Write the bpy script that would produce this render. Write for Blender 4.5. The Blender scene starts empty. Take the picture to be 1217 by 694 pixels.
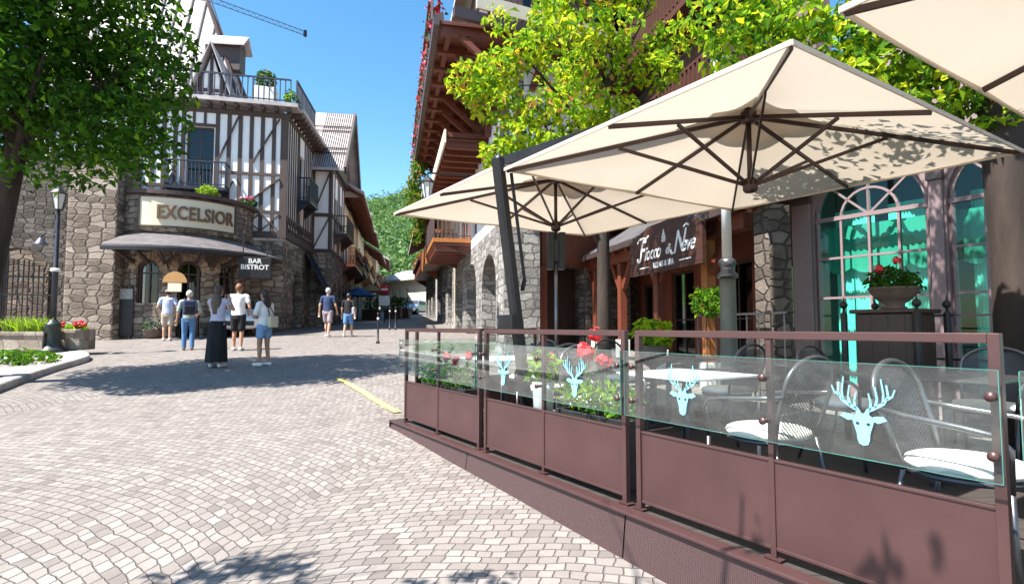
import bpy, bmesh, math, random
from mathutils import Vector, Matrix, noise
from mathutils.geometry import tessellate_polygon
random.seed(7)
SC = bpy.context.scene
COL = SC.collection
R = math.radians
Z = Vector((0, 0, 1))
CAMZ, FPX, PITCH = 1.536, 670.0, math.atan(41/670)

# ---------- where things stand: a few measured sight lines turned into metres
def at(px, py, Y):
    u, v = (px-608.5)/FPX, (347-py)/FPX
    den = math.cos(PITCH)-v*math.sin(PITCH)
    return Vector((u*Y/den, Y, CAMZ+(math.sin(PITCH)+v*math.cos(PITCH))/den*Y))
FD = Vector((.539, -.842, 0)).normalized()      # along the terrace fence, towards the camera side
FN = Vector((.842, .539, 0)).normalized()       # from the fence into the terrace
P0 = Vector((-1.354, 6.595, 0))                 # far street corner of the terrace
DECK = .458
def gz(x, y):
    if y < 22: z = .0575*y
    else: z = .0575*22+.045*(y-22)
    d = Vector((x, y, 0))-P0
    s, n = d.dot(FD), d.dot(FN)
    if n > .15 and s > -2.5:
        w = min(1, max(0, (s+2.5)/2.4))*min(1, (n-.15)/.1)
        z = z*(1-w)+min(z, .40)*w if n < 4.2 else z*(1-w)+min(z, .46)*w
    return z
def ground_at(px, py):
    u, v = (px-608.5)/FPX, (347-py)/FPX
    den = math.cos(PITCH)-v*math.sin(PITCH)
    k = (math.sin(PITCH)+v*math.cos(PITCH))/den
    Y = CAMZ/(.0575-k)
    if Y > 22: Y = (CAMZ-.0575*22+.045*22)/(.045-k)
    return Vector((u/den*Y, Y, gz(u/den*Y, Y)))

class Fr:
    "local frame: x along a wall (to the right seen from outside), y inwards, z up"
    def __init__(s, o, d):
        s.o = Vector(o); s.x = Vector((d[0], d[1], 0)).normalized(); s.y = Vector((-s.x.y, s.x.x, 0))
    def __call__(s, x, y, z): return s.o+s.x*x+s.y*y+Z*z
    def shift(s, x=0, y=0, z=0): return Fr(s(x, y, z), s.x)
W0 = Fr((0, 0, 0), (1, 0))

class MB:
    def __init__(s): s.v = []; s.f = []; s.m = []; s.sm = []
    def add(s, vs, fs, mat=0, smooth=False):
        b = len(s.v); s.v.extend(Vector(p) for p in vs)
        for f in fs:
            s.f.append(tuple(i+b for i in f)); s.m.append(mat); s.sm.append(smooth)
        return s
    def face(s, pts, mat=0): return s.add(pts, [tuple(range(len(pts)))], mat)
    def box(s, F, x0, x1, y0, y1, z0, z1, mat=0):
        p = [F(x, y, z) for z in (z0, z1) for y in (y0, y1) for x in (x0, x1)]
        return s.add(p, [(0, 2, 3, 1), (4, 5, 7, 6), (0, 1, 5, 4), (2, 6, 7, 3), (0, 4, 6, 2), (1, 3, 7, 5)], mat)
    def bar(s, a, b, w, h=None, mat=0, up=None):
        a, b = Vector(a), Vector(b); h = h or w
        d = (b-a).normalized(); up = Vector(up) if up else Z
        if abs(d.dot(up)) > .98: up = Vector((0, 1, 0)) if abs(d.y) < .9 else Vector((1, 0, 0))
        x = d.cross(up).normalized(); u = x.cross(d)
        p = [q+x*i*w/2+u*j*h/2 for q in (a, b) for i, j in ((-1, -1), (1, -1), (1, 1), (-1, 1))]
        return s.add(p, [(0, 1, 2, 3), (7, 6, 5, 4), (0, 4, 5, 1), (1, 5, 6, 2), (2, 6, 7, 3), (3, 7, 4, 0)], mat)
    def tube(s, pts, r, n=8, mat=0, closed=False):
        pts = [Vector(p) for p in pts]; k = len(pts)
        rs = r if isinstance(r, (list, tuple)) else [r]*k
        up = None; vs = []
        for i, p in enumerate(pts):
            if closed: d = (pts[(i+1) % k]-pts[i-1])
            else: d = pts[min(i+1, k-1)]-pts[max(i-1, 0)]
            d = d.normalized() if d.length > 1e-9 else Z.copy()
            if up is None: up = Vector((1, 0, 0)) if abs(d.x) < .8 else Vector((0, 1, 0))
            x = d.cross(up)
            x = x.normalized() if x.length > 1e-6 else d.orthogonal().normalized()
            up = x.cross(d).normalized()
            for j in range(n):
                a = 2*math.pi*j/n
                vs.append(p+(x*math.cos(a)+up*math.sin(a))*rs[i])
        fs = []
        for i in range(k if closed else k-1):
            i2 = (i+1) % k
            for j in range(n):
                j2 = (j+1) % n
                fs.append((i*n+j, i*n+j2, i2*n+j2, i2*n+j))
        if not closed:
            fs.append(tuple(range(n-1, -1, -1))); fs.append(tuple((k-1)*n+j for j in range(n)))
        return s.add(vs, fs, mat, True)
    def lathe(s, c, prof, n=20, mat=0, smooth=True, sx=1, sy=1):
        c = Vector(c); vs = []; fs = []
        for r, z in prof:
            for j in range(n):
                a = 2*math.pi*j/n
                vs.append(c+Vector((r*sx*math.cos(a), r*sy*math.sin(a), z)))
        k = len(prof)
        for i in range(k-1):
            for j in range(n):
                j2 = (j+1) % n
                fs.append((i*n+j, i*n+j2, (i+1)*n+j2, (i+1)*n+j))
        fs.append(tuple(range(n-1, -1, -1))); fs.append(tuple((k-1)*n+j for j in range(n)))
        return s.add(vs, fs, mat, smooth)
    def prism(s, pts, vec, mat=0):
        pts = [Vector(p) for p in pts]; vec = Vector(vec); k = len(pts)
        tri = tessellate_polygon([pts])
        vs = pts+[p+vec for p in pts]
        fs = [tuple(t) for t in tri]+[tuple(i+k for i in reversed(t)) for t in tri]
        fs += [(i, (i+1) % k, (i+1) % k+k, i+k) for i in range(k)]
        return s.add(vs, fs, mat)
    def wall(s, F, x0, x1, z0, z1, holes=(), depth=.3, mat=0, top=None):
        "wall with openings cut through it; front at y=0, back at y=depth; holes are (x, z) outlines"
        out = top and [(x0, z0), (x1, z0)]+top or [(x0, z0), (x1, z0), (x1, z1), (x0, z1)]
        loops = [out]+list(holes)
        flat = [q for l in loops for q in l]; N = len(flat)
        tri = tessellate_polygon([[Vector((a, b, 0)) for a, b in l] for l in loops])
        vs = [F(a, 0, b) for a, b in flat]+[F(a, depth, b) for a, b in flat]
        fs = [tuple(t) for t in tri]+[tuple(i+N for i in reversed(t)) for t in tri]
        b = 0
        for l in loops:
            k = len(l)
            fs += [(b+i, b+(i+1) % k, b+(i+1) % k+N, b+i+N) for i in range(k)]
            b += k
        return s.add(vs, fs, mat)
    def ball(s, c, r, seg=12, rings=8, mat=0, sx=1, sy=1, sz=1):
        prof = [(max(1e-4, r*math.sin(math.pi*i/rings)), -r*sz*math.cos(math.pi*i/rings)) for i in range(rings+1)]
        return s.lathe(c, prof, seg, mat, True, sx, sy)
    def text(s, body, fn, size=1, shear=0, off=0, mat=0, thick=.02, align='CENTER', space=1):
        "fn maps (x, y, z) of the letters to the world; z is height off the surface"
        cu = bpy.data.curves.new('lettering', 'FONT'); cu.body = body; cu.size = size; cu.shear = shear
        cu.offset = off; cu.extrude = thick; cu.align_x = align; cu.space_character = space; cu.resolution_u = 3
        ob = bpy.data.objects.new('lettering', cu); COL.objects.link(ob)
        bpy.context.view_layer.update()
        me = ob.evaluated_get(bpy.context.evaluated_depsgraph_get()).to_mesh()
        vs = [fn(*v.co) for v in me.vertices]; fs = [tuple(p.vertices) for p in me.polygons]
        s.add(vs, fs, mat)
        ob.evaluated_get(bpy.context.evaluated_depsgraph_get()).to_mesh_clear()
        bpy.data.objects.remove(ob); bpy.data.curves.remove(cu)
        return s
    def build_each(s, name, mats, parent=None, bevel=0):
        "every connected piece becomes a part of its own"
        up = list(range(len(s.v)))
        def root(i):
            while up[i] != i: up[i] = up[up[i]]; i = up[i]
            return i
        for f in s.f:
            for i in f[1:]: up[root(i)] = root(f[0])
        bins = {}
        for k, f in enumerate(s.f): bins.setdefault(root(f[0]), []).append(k)
        out = []
        for ks in bins.values():
            m = MB(); ix = {}
            for k in ks:
                for i in s.f[k]:
                    if i not in ix: ix[i] = len(m.v); m.v.append(s.v[i])
                m.f.append(tuple(ix[i] for i in s.f[k])); m.m.append(s.m[k]); m.sm.append(s.sm[k])
            out.append(m.build(name, mats, parent, bevel))
        return out
    def build(s, name, mats, parent=None, bevel=0, fix=True):
        me = bpy.data.meshes.new(name)
        r = parent
        while r is not None and r.parent is not None: r = r.parent
        o0 = r.location if r is not None else Vector((0, 0, 0))
        me.from_pydata([v-o0 for v in s.v], [], s.f)
        if not isinstance(mats, (list, tuple)): mats = [mats]
        for m in mats: me.materials.append(m)
        me.polygons.foreach_set('material_index', s.m)
        me.polygons.foreach_set('use_smooth', s.sm)
        if fix and len(s.f) < 60000:
            bm = bmesh.new(); bm.from_mesh(me); bmesh.ops.recalc_face_normals(bm, faces=bm.faces); bm.to_mesh(me); bm.free()
        me.update()
        uv = me.uv_layers.new(name='UVMap'); dat = [0.0]*(2*len(me.loops)); vv = me.vertices
        for p in me.polygons:
            n = p.normal
            if abs(n.z) > .85: t, b = Vector((1, 0, 0)), Vector((0, 1, 0))
            else:
                t = Z.cross(n).normalized(); b = n.cross(t)
            for li in p.loop_indices:
                q = vv[me.loops[li].vertex_index].co+o0
                dat[2*li] = q.dot(t); dat[2*li+1] = q.dot(b)
        uv.data.foreach_set('uv', dat)
        o = bpy.data.objects.new(name, me); COL.objects.link(o)
        if parent is not None: o.parent = parent
        if bevel:
            md = o.modifiers.new('edge', 'BEVEL'); md.width = bevel; md.segments = 2; md.limit_method = 'ANGLE'
        return o

def tag(o, label=None, cat=None, group=None, kind=None):
    if label: o['label'] = label
    if cat: o['category'] = cat
    if group: o['group'] = group
    if kind: o['kind'] = kind
    return o
def thing(name, label, cat, loc=(0, 0, 0), group=None, rz=0):
    o = bpy.data.objects.new(name, None); COL.objects.link(o)
    o.location = loc; o.rotation_euler = (0, 0, rz); o.empty_display_size = .2
    return tag(o, label, cat, group)
def copy_tree(o, parent=None):
    c = o.copy(); COL.objects.link(c)
    if parent is not None: c.parent = parent
    for ch in list(o.children): copy_tree(ch, c)
    return c
def place(o, loc, rz=0, label=None):
    o.location = loc; o.rotation_euler = (0, 0, rz)
    if label: o['label'] = label
    return o
def yaw(d): return math.atan2(-d[0], d[1])      # turns +y onto d
def arch(xc, w, z0, zs, n=12, rise=None):
    r = w/2; rise = r if rise is None else rise
    return [(xc-r, z0), (xc+r, z0)]+[(xc+r*math.cos(math.pi*i/n), zs+rise*math.sin(math.pi*i/n)) for i in range(n+1)]
def rect(x0, x1, z0, z1): return [(x0, z0), (x1, z0), (x1, z1), (x0, z1)]

# ---------- materials
class NT:
    def __init__(s, name):
        s.m = bpy.data.materials.new(name); s.m.use_nodes = True; s.t = s.m.node_tree; s.t.nodes.clear()
    def n(s, typ, ins=None, **kw):
        nd = s.t.nodes.new(typ)
        for k, v in kw.items(): setattr(nd, k, v)
        for k, v in (ins or {}).items(): s.set(nd.inputs[k], v)
        return nd
    def set(s, sock, v):
        if hasattr(v, 'is_linked') or hasattr(v, 'links'): s.t.links.new(v, sock)
        elif isinstance(v, (tuple, list)) and len(v) == 3 and sock.type == 'RGBA': sock.default_value = (*v, 1)
        else: sock.default_value = v
    def math(s, op, a, b=0, c=0):
        nd = s.n('ShaderNodeMath', operation=op)
        for i, v in enumerate((a, b, c)): s.set(nd.inputs[i], v)
        return nd.outputs[0]
    def mix(s, f, a, b, mode='MIX'):
        nd = s.n('ShaderNodeMix', data_type='RGBA', blend_type=mode)
        s.set(nd.inputs[0], f); s.set(nd.inputs[6], a); s.set(nd.inputs[7], b)
        return nd.outputs[2]
    def ramp(s, f, stops):
        nd = s.n('ShaderNodeValToRGB'); cr = nd.color_ramp
        while len(cr.elements) < len(stops): cr.elements.new(.5)
        for e, (p, c) in zip(cr.elements, stops):
            e.position = p; e.color = (*c, 1) if isinstance(c, (tuple, list)) else (c, c, c, 1)
        s.set(nd.inputs[0], f); return nd.outputs[0]
    def noise(s, vec, scale, detail=4, rough=.55, out='Fac'):
        nd = s.n('ShaderNodeTexNoise', {'Scale': scale, 'Detail': detail, 'Roughness': rough})
        if vec is not None: s.set(nd.inputs['Vector'], vec)
        return nd.outputs[out]
    def coord(s, k='Object'): return s.n('ShaderNodeTexCoord').outputs[k]
    def mapped(s, v, sc=(1, 1, 1), rot=(0, 0, 0)): return s.n('ShaderNodeMapping', {'Vector': v, 'Scale': sc, 'Rotation': rot}).outputs[0]
    def bump(s, h, st=.3, d=.02): return s.n('ShaderNodeBump', {'Height': h, 'Strength': st, 'Distance': d}).outputs[0]
    def out(s, sh): s.n('ShaderNodeOutputMaterial', {'Surface': sh}); return s.m
    def pbr(s, col, rough=.6, metal=0, normal=None, spec=.5, **kw):
        d = {'Base Color': col, 'Roughness': rough, 'Metallic': metal, 'Specular IOR Level': spec}
        if normal is not None: d['Normal'] = normal
        d.update(kw)
        return s.n('ShaderNodeBsdfPrincipled', d).outputs[0]
def sc3(c, k): return tuple(min(1, x*k) for x in c)
def plain(name, col, rough=.6, metal=0, var=.18, scale=3, bump=.15, bscale=60, spec=.5, stretch=(1, 1, 1)):
    t = NT(name); v = t.mapped(t.coord(), stretch)
    f = t.noise(v, scale, 5); c = t.mix(t.ramp(f, [(.3, 0), (.7, 1)]), sc3(col, 1-var), sc3(col, 1+var))
    g = t.noise(v, bscale, 3)
    rr = t.math('MULTIPLY_ADD', t.noise(v, scale*2.3, 3), .25, rough-.12)
    return t.out(t.pbr(c, rr, metal, t.bump(g, bump, .01), spec))
def wood(name, col, var=.35, rough=.55, along='z', plank=0):
    t = NT(name); v = t.coord('UV')
    st = (14, 1.2, 1) if along == 'z' else (1.2, 14, 1)
    f = t.noise(t.mapped(v, st), 2, 6, .65); c = t.mix(t.ramp(f, [(.25, 0), (.75, 1)]), sc3(col, 1-var), sc3(col, 1+var))
    c = t.mix(t.math('MULTIPLY', t.noise(v, .8, 3), .5), c, sc3(col, .6))
    h = f
    if plank:
        w = t.n('ShaderNodeTexWave', {'Vector': v, 'Scale': .5/plank*.628*5/5, 'Distortion': 0}, wave_type='BANDS', bands_direction='X' if along == 'z' else 'Y', wave_profile='SAW').outputs['Fac']
        e = t.ramp(w, [(0, .0), (.06, 1), (.94, 1), (1, 0)]); c = t.mix(e, sc3(col, .25), c); h = t.math('MULTIPLY', f, e)
    return t.out(t.pbr(c, rough, 0, t.bump(h, .25, .01)))
def rubble(name, cols, sx=2.2, sy=4.2, mortar=(.3, .27, .24), joint=.035, bump=.7, var=.25, warp=.2, vor=False):
    "roughly coursed rubble stone: stretched square cells with wandering joints"
    t = NT(name); uv = t.coord('UV')
    wv = t.n('ShaderNodeVectorMath', {0: t.noise(uv, 1.8, 3, .5, 'Color'), 1: (.5, .5, .5)}, operation='SUBTRACT').outputs[0]
    wv = t.n('ShaderNodeVectorMath', {0: wv, 'Scale': warp*2}, operation='SCALE').outputs[0]
    v = t.n('ShaderNodeVectorMath', {0: uv, 1: wv}, operation='ADD').outputs[0]
    br = t.n('ShaderNodeTexBrick', {'Vector': v, 'Color1': (0, 0, 0), 'Color2': (1, 1, 1), 'Mortar': (.5, .5, .5), 'Scale': 1.0, 'Mortar Size': joint*.5,
             'Mortar Smooth': .35, 'Bias': 0.0, 'Brick Width': 1/sx, 'Row Height': 1/sy}, offset=.42, offset_frequency=2, squash=.62, squash_frequency=3)
    mask = t.math('SUBTRACT', 1.0, br.outputs['Fac'])
    if vor:
        vv = t.mapped(v, (sx, sy, 1)); kw = dict(voronoi_dimensions='2D')
        de = t.n('ShaderNodeTexVoronoi', {'Vector': vv, 'Scale': 1.0, 'Randomness': .58}, feature='DISTANCE_TO_EDGE', **kw).outputs['Distance']
        mask = t.ramp(de, [(.02, 0), (.11, 1)]); vid = t.n('ShaderNodeTexVoronoi', {'Vector': vv, 'Scale': 1.0, 'Randomness': .58}, feature='F1', **kw)
        vcol = t.n('ShaderNodeSeparateColor', {0: vid.outputs['Color']}).outputs[0]
    vo = t.n('ShaderNodeTexVoronoi', {'Vector': t.mapped(v, (sx*.8, sy*.8, 1)), 'Scale': 1.0, 'Randomness': 1.0}, feature='F1', voronoi_dimensions='2D')
    tone = t.math('ADD', t.math('MULTIPLY', vcol if vor else br.outputs['Color'], .6), t.math('MULTIPLY', t.noise(uv, 7, 5, .65), .45))
    tone = t.math('ADD', tone, t.math('MULTIPLY', t.math('SUBTRACT', vo.outputs['Color'], .5), .35))
    k = len(cols); c = t.ramp(tone, [(.12+.76*i/(k-1), cols[i]) for i in range(k)])
    c = t.mix(t.math('MULTIPLY', t.noise(uv, 26, 4, .7), .35), c, sc3(cols[0], .55))
    c = t.mix(mask, mortar, c)
    h = t.math('ADD', t.math('MULTIPLY', mask, .8), t.math('MULTIPLY', t.noise(uv, 14, 5, .65), .45))
    return t.out(t.pbr(c, .85, 0, t.bump(h, bump, .05), .3))
def leafmat(name, col, tr=.45, rough=.45):
    t = NT(name)
    f = t.noise(t.coord(), 2.5, 3); c = t.mix(f, sc3(col, .7), sc3(col, 1.35))
    d = t.pbr(c, rough+.15, spec=.15)
    tl = t.n('ShaderNodeBsdfTranslucent', {'Color': t.mix(.5, c, (min(1, col[0]*2.2), min(1, col[1]*1.9), col[2]*.6))}).outputs[0]
    return t.out(t.n('ShaderNodeMixShader', {0: tr, 1: d, 2: tl}).outputs[0])
def thin_glass(name, tint=(.95, .98, .97), refl=1.0, rough=0.0, dust=0):
    t = NT(name)
    bf = t.n('ShaderNodeNewGeometry').outputs['Backfacing']
    fr = t.n('ShaderNodeFresnel', {'IOR': t.math('MULTIPLY_ADD', bf, 1/1.5-1.5, 1.5)}).outputs[0]
    f = t.math('MINIMUM', t.math('MULTIPLY', fr, refl), 1.0)
    a = t.n('ShaderNodeBsdfTransparent', {'Color': tint}).outputs[0]
    g = t.n('ShaderNodeBsdfGlossy', {'Color': (1, 1, 1), 'Roughness': rough}).outputs[0]
    sh = t.n('ShaderNodeMixShader', {0: f, 1: a, 2: g}).outputs[0]
    if dust:
        k = t.ramp(t.noise(t.mapped(t.coord(), (1, 1, 2.2)), 3.5, 6, .7), [(.42, 0), (.75, dust)])
        sh = t.n('ShaderNodeMixShader', {0: k, 1: sh, 2: t.n('ShaderNodeBsdfDiffuse', {'Color': (.6, .58, .54, 1)}).outputs[0]}).outputs[0]
    return t.out(sh)
def fabric(name, col, tr=.4, weave=260, rough=.8, wrinkle=0):
    t = NT(name); v = t.coord()
    c = t.mix(t.noise(v, 1.3, 4), sc3(col, .93), sc3(col, 1.05))
    b = t.bump(t.noise(v, weave, 2), .15, .004)
    if wrinkle: b = t.bump(t.math('ADD', t.noise(t.mapped(v, (1, 1, 1), (0, 0, .6)), 2.2, 3, .5), t.math('MULTIPLY', t.noise(v, 9, 2), .12)), wrinkle, .06)
    d = t.pbr(c, rough, 0, b, .2)
    if tr <= 0: return t.out(d)
    tl = t.n('ShaderNodeBsdfTranslucent', {'Color': c}).outputs[0]
    return t.out(t.n('ShaderNodeMixShader', {0: tr, 1: d, 2: tl}).outputs[0])

def cobbles():
    t = NT('granite_setts'); pos = t.n('ShaderNodeNewGeometry').outputs['Position']
    sp = t.n('ShaderNodeSeparateXYZ', {0: t.mapped(pos, (1, 1, 1), (0, 0, R(14)))})
    x, y = sp.outputs[0], sp.outputs[1]
    wob = t.noise(pos, 1.4, 2); w2 = t.noise(t.mapped(pos, (1, 1, 1), (0, 0, 1)), 9, 2)
    y = t.math('ADD', y, t.math('MULTIPLY_ADD', wob, .16, t.math('MULTIPLY', w2, .03)))
    x = t.math('ADD', x, t.math('MULTIPLY', w2, .035))
    L = 5.6
    um = t.math('SUBTRACT', t.math('MODULO', t.math('ADD', x, 260.0), L), L/2)
    arc = t.math('SQRT', t.math('SUBTRACT', 24.0, t.math('MULTIPLY', um, um)))
    v = t.math('SUBTRACT', y, t.math('MULTIPLY', arc, .95))
    cv = t.n('ShaderNodeCombineXYZ', {0: x, 1: v, 2: 0.0}).outputs[0]
    br = t.n('ShaderNodeTexBrick', {'Vector': cv, 'Color1': (.0, .0, .0), 'Color2': (1, 1, 1), 'Mortar': (.5, .5, .5), 'Scale': 1.0,
             'Mortar Size': .0065, 'Mortar Smooth': .8, 'Bias': 0.0, 'Brick Width': .107, 'Row Height': .093}, offset=.5, offset_frequency=2, squash=.82, squash_frequency=3)
    mort = br.outputs['Fac']
    n1 = t.noise(pos, 60, 4, .7); n2 = t.noise(pos, .45, 4); n3 = t.noise(pos, 2.3, 4)
    c = t.ramp(br.outputs['Color'], [(0, (.135, .115, .101)), (.12, (.185, .16, .141)), (.4, (.217, .191, .170)), (.7, (.244, .217, .194)), (1, (.287, .26, .234))])
    c = t.mix(t.math('MULTIPLY', n1, .4), c, (.15, .135, .135))
    c = t.mix(t.ramp(n2, [(.4, 0), (.7, .35)]), c, (.22, .195, .19))
    c = t.mix(t.ramp(n3, [(.5, 0), (.8, .4)]), c, (.32, .29, .265))
    st_ = t.noise(pos, .9, 6, .7); c = t.mix(t.ramp(st_, [(.52, 0), (.60, .30), (.72, .45)]), c, (.15, .128, .112))
    c = t.mix(t.math('MULTIPLY', mort, t.math('MULTIPLY_ADD', n3, .6, .40)), c, (.11, .094, .08))
    h = t.math('ADD', t.math('MULTIPLY', t.math('SUBTRACT', 1.0, mort), 1.0), t.math('ADD', t.math('MULTIPLY', n1, .22), t.math('MULTIPLY', br.outputs['Color'], .30)))
    return t.out(t.pbr(c, .62, 0, t.bump(h, .8, .018), .3))

MAT = dict(
    cobble=cobbles(),
    kerb=rubble('kerb_granite', [(.33, .3, .28), (.42, .39, .37), (.5, .47, .44)], 1.1, 1, (.2, .18, .17), .02, .4),
    plaster=plain('white_plaster', (.86, .85, .83), .85, var=.05, scale=1.2, bump=.25, bscale=25),
    cream=plain('cream_plaster', (.74, .66, .50), .85, var=.07, scale=1, bump=.2, bscale=20),
    ochre=plain('ochre_plaster', (.62, .43, .22), .85, var=.12, scale=1, bump=.2, bscale=20),
    timber=wood('weathered_timber', (.085, .056, .047), .35, .7),
    timber_dark=wood('dark_timber', (.07, .045, .04), .35, .6),
    stone_brown=rubble('brown_rubble_stone', [(.12, .09, .07), (.22, .174, .138), (.32, .262, .212), (.46, .39, .32)], 2.3, 4.7, (.12, .098, .08), vor=True, warp=.1, bump=.9),
    stone_grey=rubble('pale_grey_ashlar', [(.13, .12, .115), (.23, .215, .2), (.33, .31, .29), (.44, .42, .395)], 2.4, 4.6, (.13, .12, .11), .04, .9),
    stone_dark=rubble('dark_rubble_stone', [(.07, .055, .045), (.14, .115, .095), (.24, .20, .17)], 3.4, 6.2, (.06, .05, .043), .035, .9, vor=True, warp=.1),
    wood_red=wood('red_stained_wood', (.17, .044, .022), .35, .5),
    wood_redx=wood('red_stained_boards', (.155, .040, .020), .35, .5, 'x', .16),
    wood_orange=wood('honey_wood', (.44, .16, .04), .3, .45),
    wood_brown=wood('dark_red_brown_wood', (.085, .028, .016), .35, .55),
    wood_mauve=wood('mauve_weathered_boards', (.18, .115, .12), .3, .7, 'z', .18),
    wood_dark=wood('dark_brown_boards', (.06, .032, .024), .35, .5, 'z', .14),
    roof=plain('pale_slate_roof', (.42, .38, .37), .6, var=.22, scale=2, bump=.4, bscale=14),
    roof_dark=plain('dark_slate', (.09, .085, .09), .55, var=.3, scale=3, bump=.4, bscale=12),
    gutter=plain('brown_gutter', (.12, .085, .08), .4, .6, var=.15),
    iron=plain('black_iron', (.022, .021, .024), .45, .3, var=.3, scale=9, bump=.1),
    navy_iron=plain('dark_blue_iron', (.025, .03, .05), .5, .2, var=.25),
    fence=plain('brown_powder_coat', (.088, .044, .042), .38, .35, var=.10, scale=5, bump=.06, bscale=300),
    fence_panel=plain('brown_sheet_metal', (.076, .036, .035), .42, .25, var=.16, scale=2.2, bump=.05, bscale=350),
    deck=wood('grey_deck_boards', (.05, .04, .036), .35, .65, 'x', .14),
    rib=plain('bronze_rib', (.055, .033, .027), .4, .5, var=.2),
    mast=plain('black_mast', (.018, .017, .019), .38, .4, var=.3),
    canvas=fabric('cream_canvas', (.56, .478, .39), .37, wrinkle=.4),
    glass=thin_glass('clear_glass', (.90, .955, .945), 1.6, 0, .045),
    glass_edge=plain('green_glass_edge', (.10, .36, .30), .15, var=.05, bump=0),
    win_glass=thin_glass('house_window_glass', (.42, .45, .45), 1.0, .01),
    teal_glass=thin_glass('tinted_hotel_glass', (.62, 1.0, .94), .45, .005),
    curtain=fabric('white_curtain', (.78, .84, .80), .3),
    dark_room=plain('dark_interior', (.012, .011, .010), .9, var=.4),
    decal=plain('frosted_blue_film', (.20, .46, .52), .6, var=.12, bump=.05),
    steel=plain('grey_steel', (.15, .15, .165), .32, .8, var=.12, bump=.05),
    steel_dark=plain('dark_grey_steel', (.10, .10, .115), .4, .6, var=.15),
    white=plain('white_paint', (.78, .78, .76), .5, var=.04, bump=.05),
    cushion=fabric('cream_cushion', (.80, .78, .72), 0),
    marble=plain('pale_table_top', (.66, .66, .65), .25, var=.08, scale=6, bump=.02),
    table_dark=plain('dark_table_top', (.045, .042, .045), .25, var=.25, scale=6, bump=.02),
    bark=plain('grey_bark', (.034, .023, .018), .9, var=.45, scale=5, bump=.9, bscale=22, stretch=(1, 1, .25)),
    mauve_paint=plain('mauve_grey_paint', (.23, .16, .165), .55, var=.06, scale=2, bump=.08),
    sign_brown=wood('sign_board', (.06, .022, .014), .3, .5, 'x', .2),
    gold=plain('dark_gold_letters', (.16, .10, .055), .45, .1, var=.12),
    pot=plain('stone_pot', (.13, .095, .075), .7, var=.2, scale=7, bump=.3),
    whitepot=plain('white_pot', (.72, .70, .68), .5, var=.05),
    planter=rubble('carved_stone', [(.2, .155, .12), (.3, .25, .2), (.42, .36, .3)], 2.5, 2.5, (.22, .18, .14), .03, .8),
    soil=plain('soil', (.045, .032, .025), .95, var=.4, bump=.8),
    red=plain('red_petals', (.62, .02, .03), .5, var=.3, scale=20),
    pink=plain('pink_petals', (.60, .10, .22), .5, var=.3, scale=20),
    red_paint=plain('red_sign_paint', (.55, .03, .04), .4, var=.05),
    yellow_paint=plain('worn_yellow_paint', (.70, .54, .16), .6, var=.3, scale=9),
    leaf_green=leafmat('leaf_green', (.042, .125, .010)),
    leaf_mid=leafmat('leaf_mid', (.09, .21, .018), .5),
    leaf_dark=leafmat('leaf_dark', (.024, .074, .007), .35),
    leaf_lime=leafmat('leaf_lime', (.24, .40, .02), .5),
    leaf_yellow=leafmat('leaf_yellow', (.40, .46, .03), .5),
    leaf_orange=leafmat('leaf_orange', (.40, .22, .06), .45),
    grass=leafmat('planter_grass', (.16, .25, .05), .4),
)
MAT['far_wood'] = leafmat('far_wood', (.105, .20, .075), .25)

def leaves(mb, n, clumps, size, mats, flat=.35, seed=0, droop=0):
    "n leaf blades spread through ellipsoid clumps (centre, radii, weight)"
    rnd = random.Random(seed)
    ws = [c[2] if len(c) > 2 else c[1][0]*c[1][1]*c[1][2] for c in clumps]
    for c in rnd.choices(clumps, ws, k=n):
        while True:
            p = Vector((rnd.uniform(-1, 1), rnd.uniform(-1, 1), rnd.uniform(-1, 1)))
            if .18 < p.length < 1: break
        p = p.normalized()*(p.length**.6)
        q = c[0]+Vector((p.x*c[1][0], p.y*c[1][1], p.z*c[1][2]))
        nrm = (Vector((rnd.gauss(0, 1), rnd.gauss(0, 1), rnd.gauss(0, 1))).normalized()+p*.5+Z*flat*1.6).normalized()
        a = nrm.orthogonal().normalized(); a = (Matrix.Rotation(rnd.uniform(0, 6.28), 3, nrm) @ a)
        if droop: a = (a-Z*droop).normalized(); nrm = (nrm-a*nrm.dot(a)).normalized()
        b = nrm.cross(a); s = size*rnd.uniform(.45, 1.5)
        m = rnd.choices(range(len(mats)), [w for _, w in mats])[0]
        fold = nrm*s*.16
        mb.add([q, q+a*s*.42+b*s*.29+fold, q+a*s-nrm*s*.12, q+a*s*.42-b*s*.29+fold], [(0, 1, 2), (0, 2, 3)], m)
    return mb
# ================= camera, sun, sky
cam = bpy.data.objects.new('camera', bpy.data.cameras.new('camera')); COL.objects.link(cam)
cam.data.sensor_width = 36; cam.data.lens = 36*FPX/1217; cam.data.clip_end = 3000; cam.data.clip_start = .05
cam.location = (0, 0, CAMZ); cam.rotation_euler = (math.pi/2+PITCH, 0, 0); SC.camera = cam
SUN_DIR = Vector((.83, .56, 0)).normalized(); SUN_EL = R(58)
sl = bpy.data.lights.new('sun', 'SUN'); sl.energy = 5; sl.angle = R(.5); sl.color = (1, .955, .89)
so = bpy.data.objects.new('sun', sl); COL.objects.link(so)
ray = SUN_DIR*math.cos(SUN_EL)-Z*math.sin(SUN_EL)
so.rotation_euler = ray.to_track_quat('-Z', 'Y').to_euler(); so.location = (-8, -4, 30)
w = bpy.data.worlds.new('World'); SC.world = w; w.use_nodes = True; nt = w.node_tree
sky = nt.nodes.new('ShaderNodeTexSky'); sky.sky_type = 'NISHITA'; sky.sun_disc = False
sky.sun_elevation = SUN_EL; sky.sun_rotation = math.atan2(-SUN_DIR.x, -SUN_DIR.y); sky.ozone_density = .5; sky.air_density = 1.0; sky.dust_density = .6; sky.altitude = 300
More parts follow.
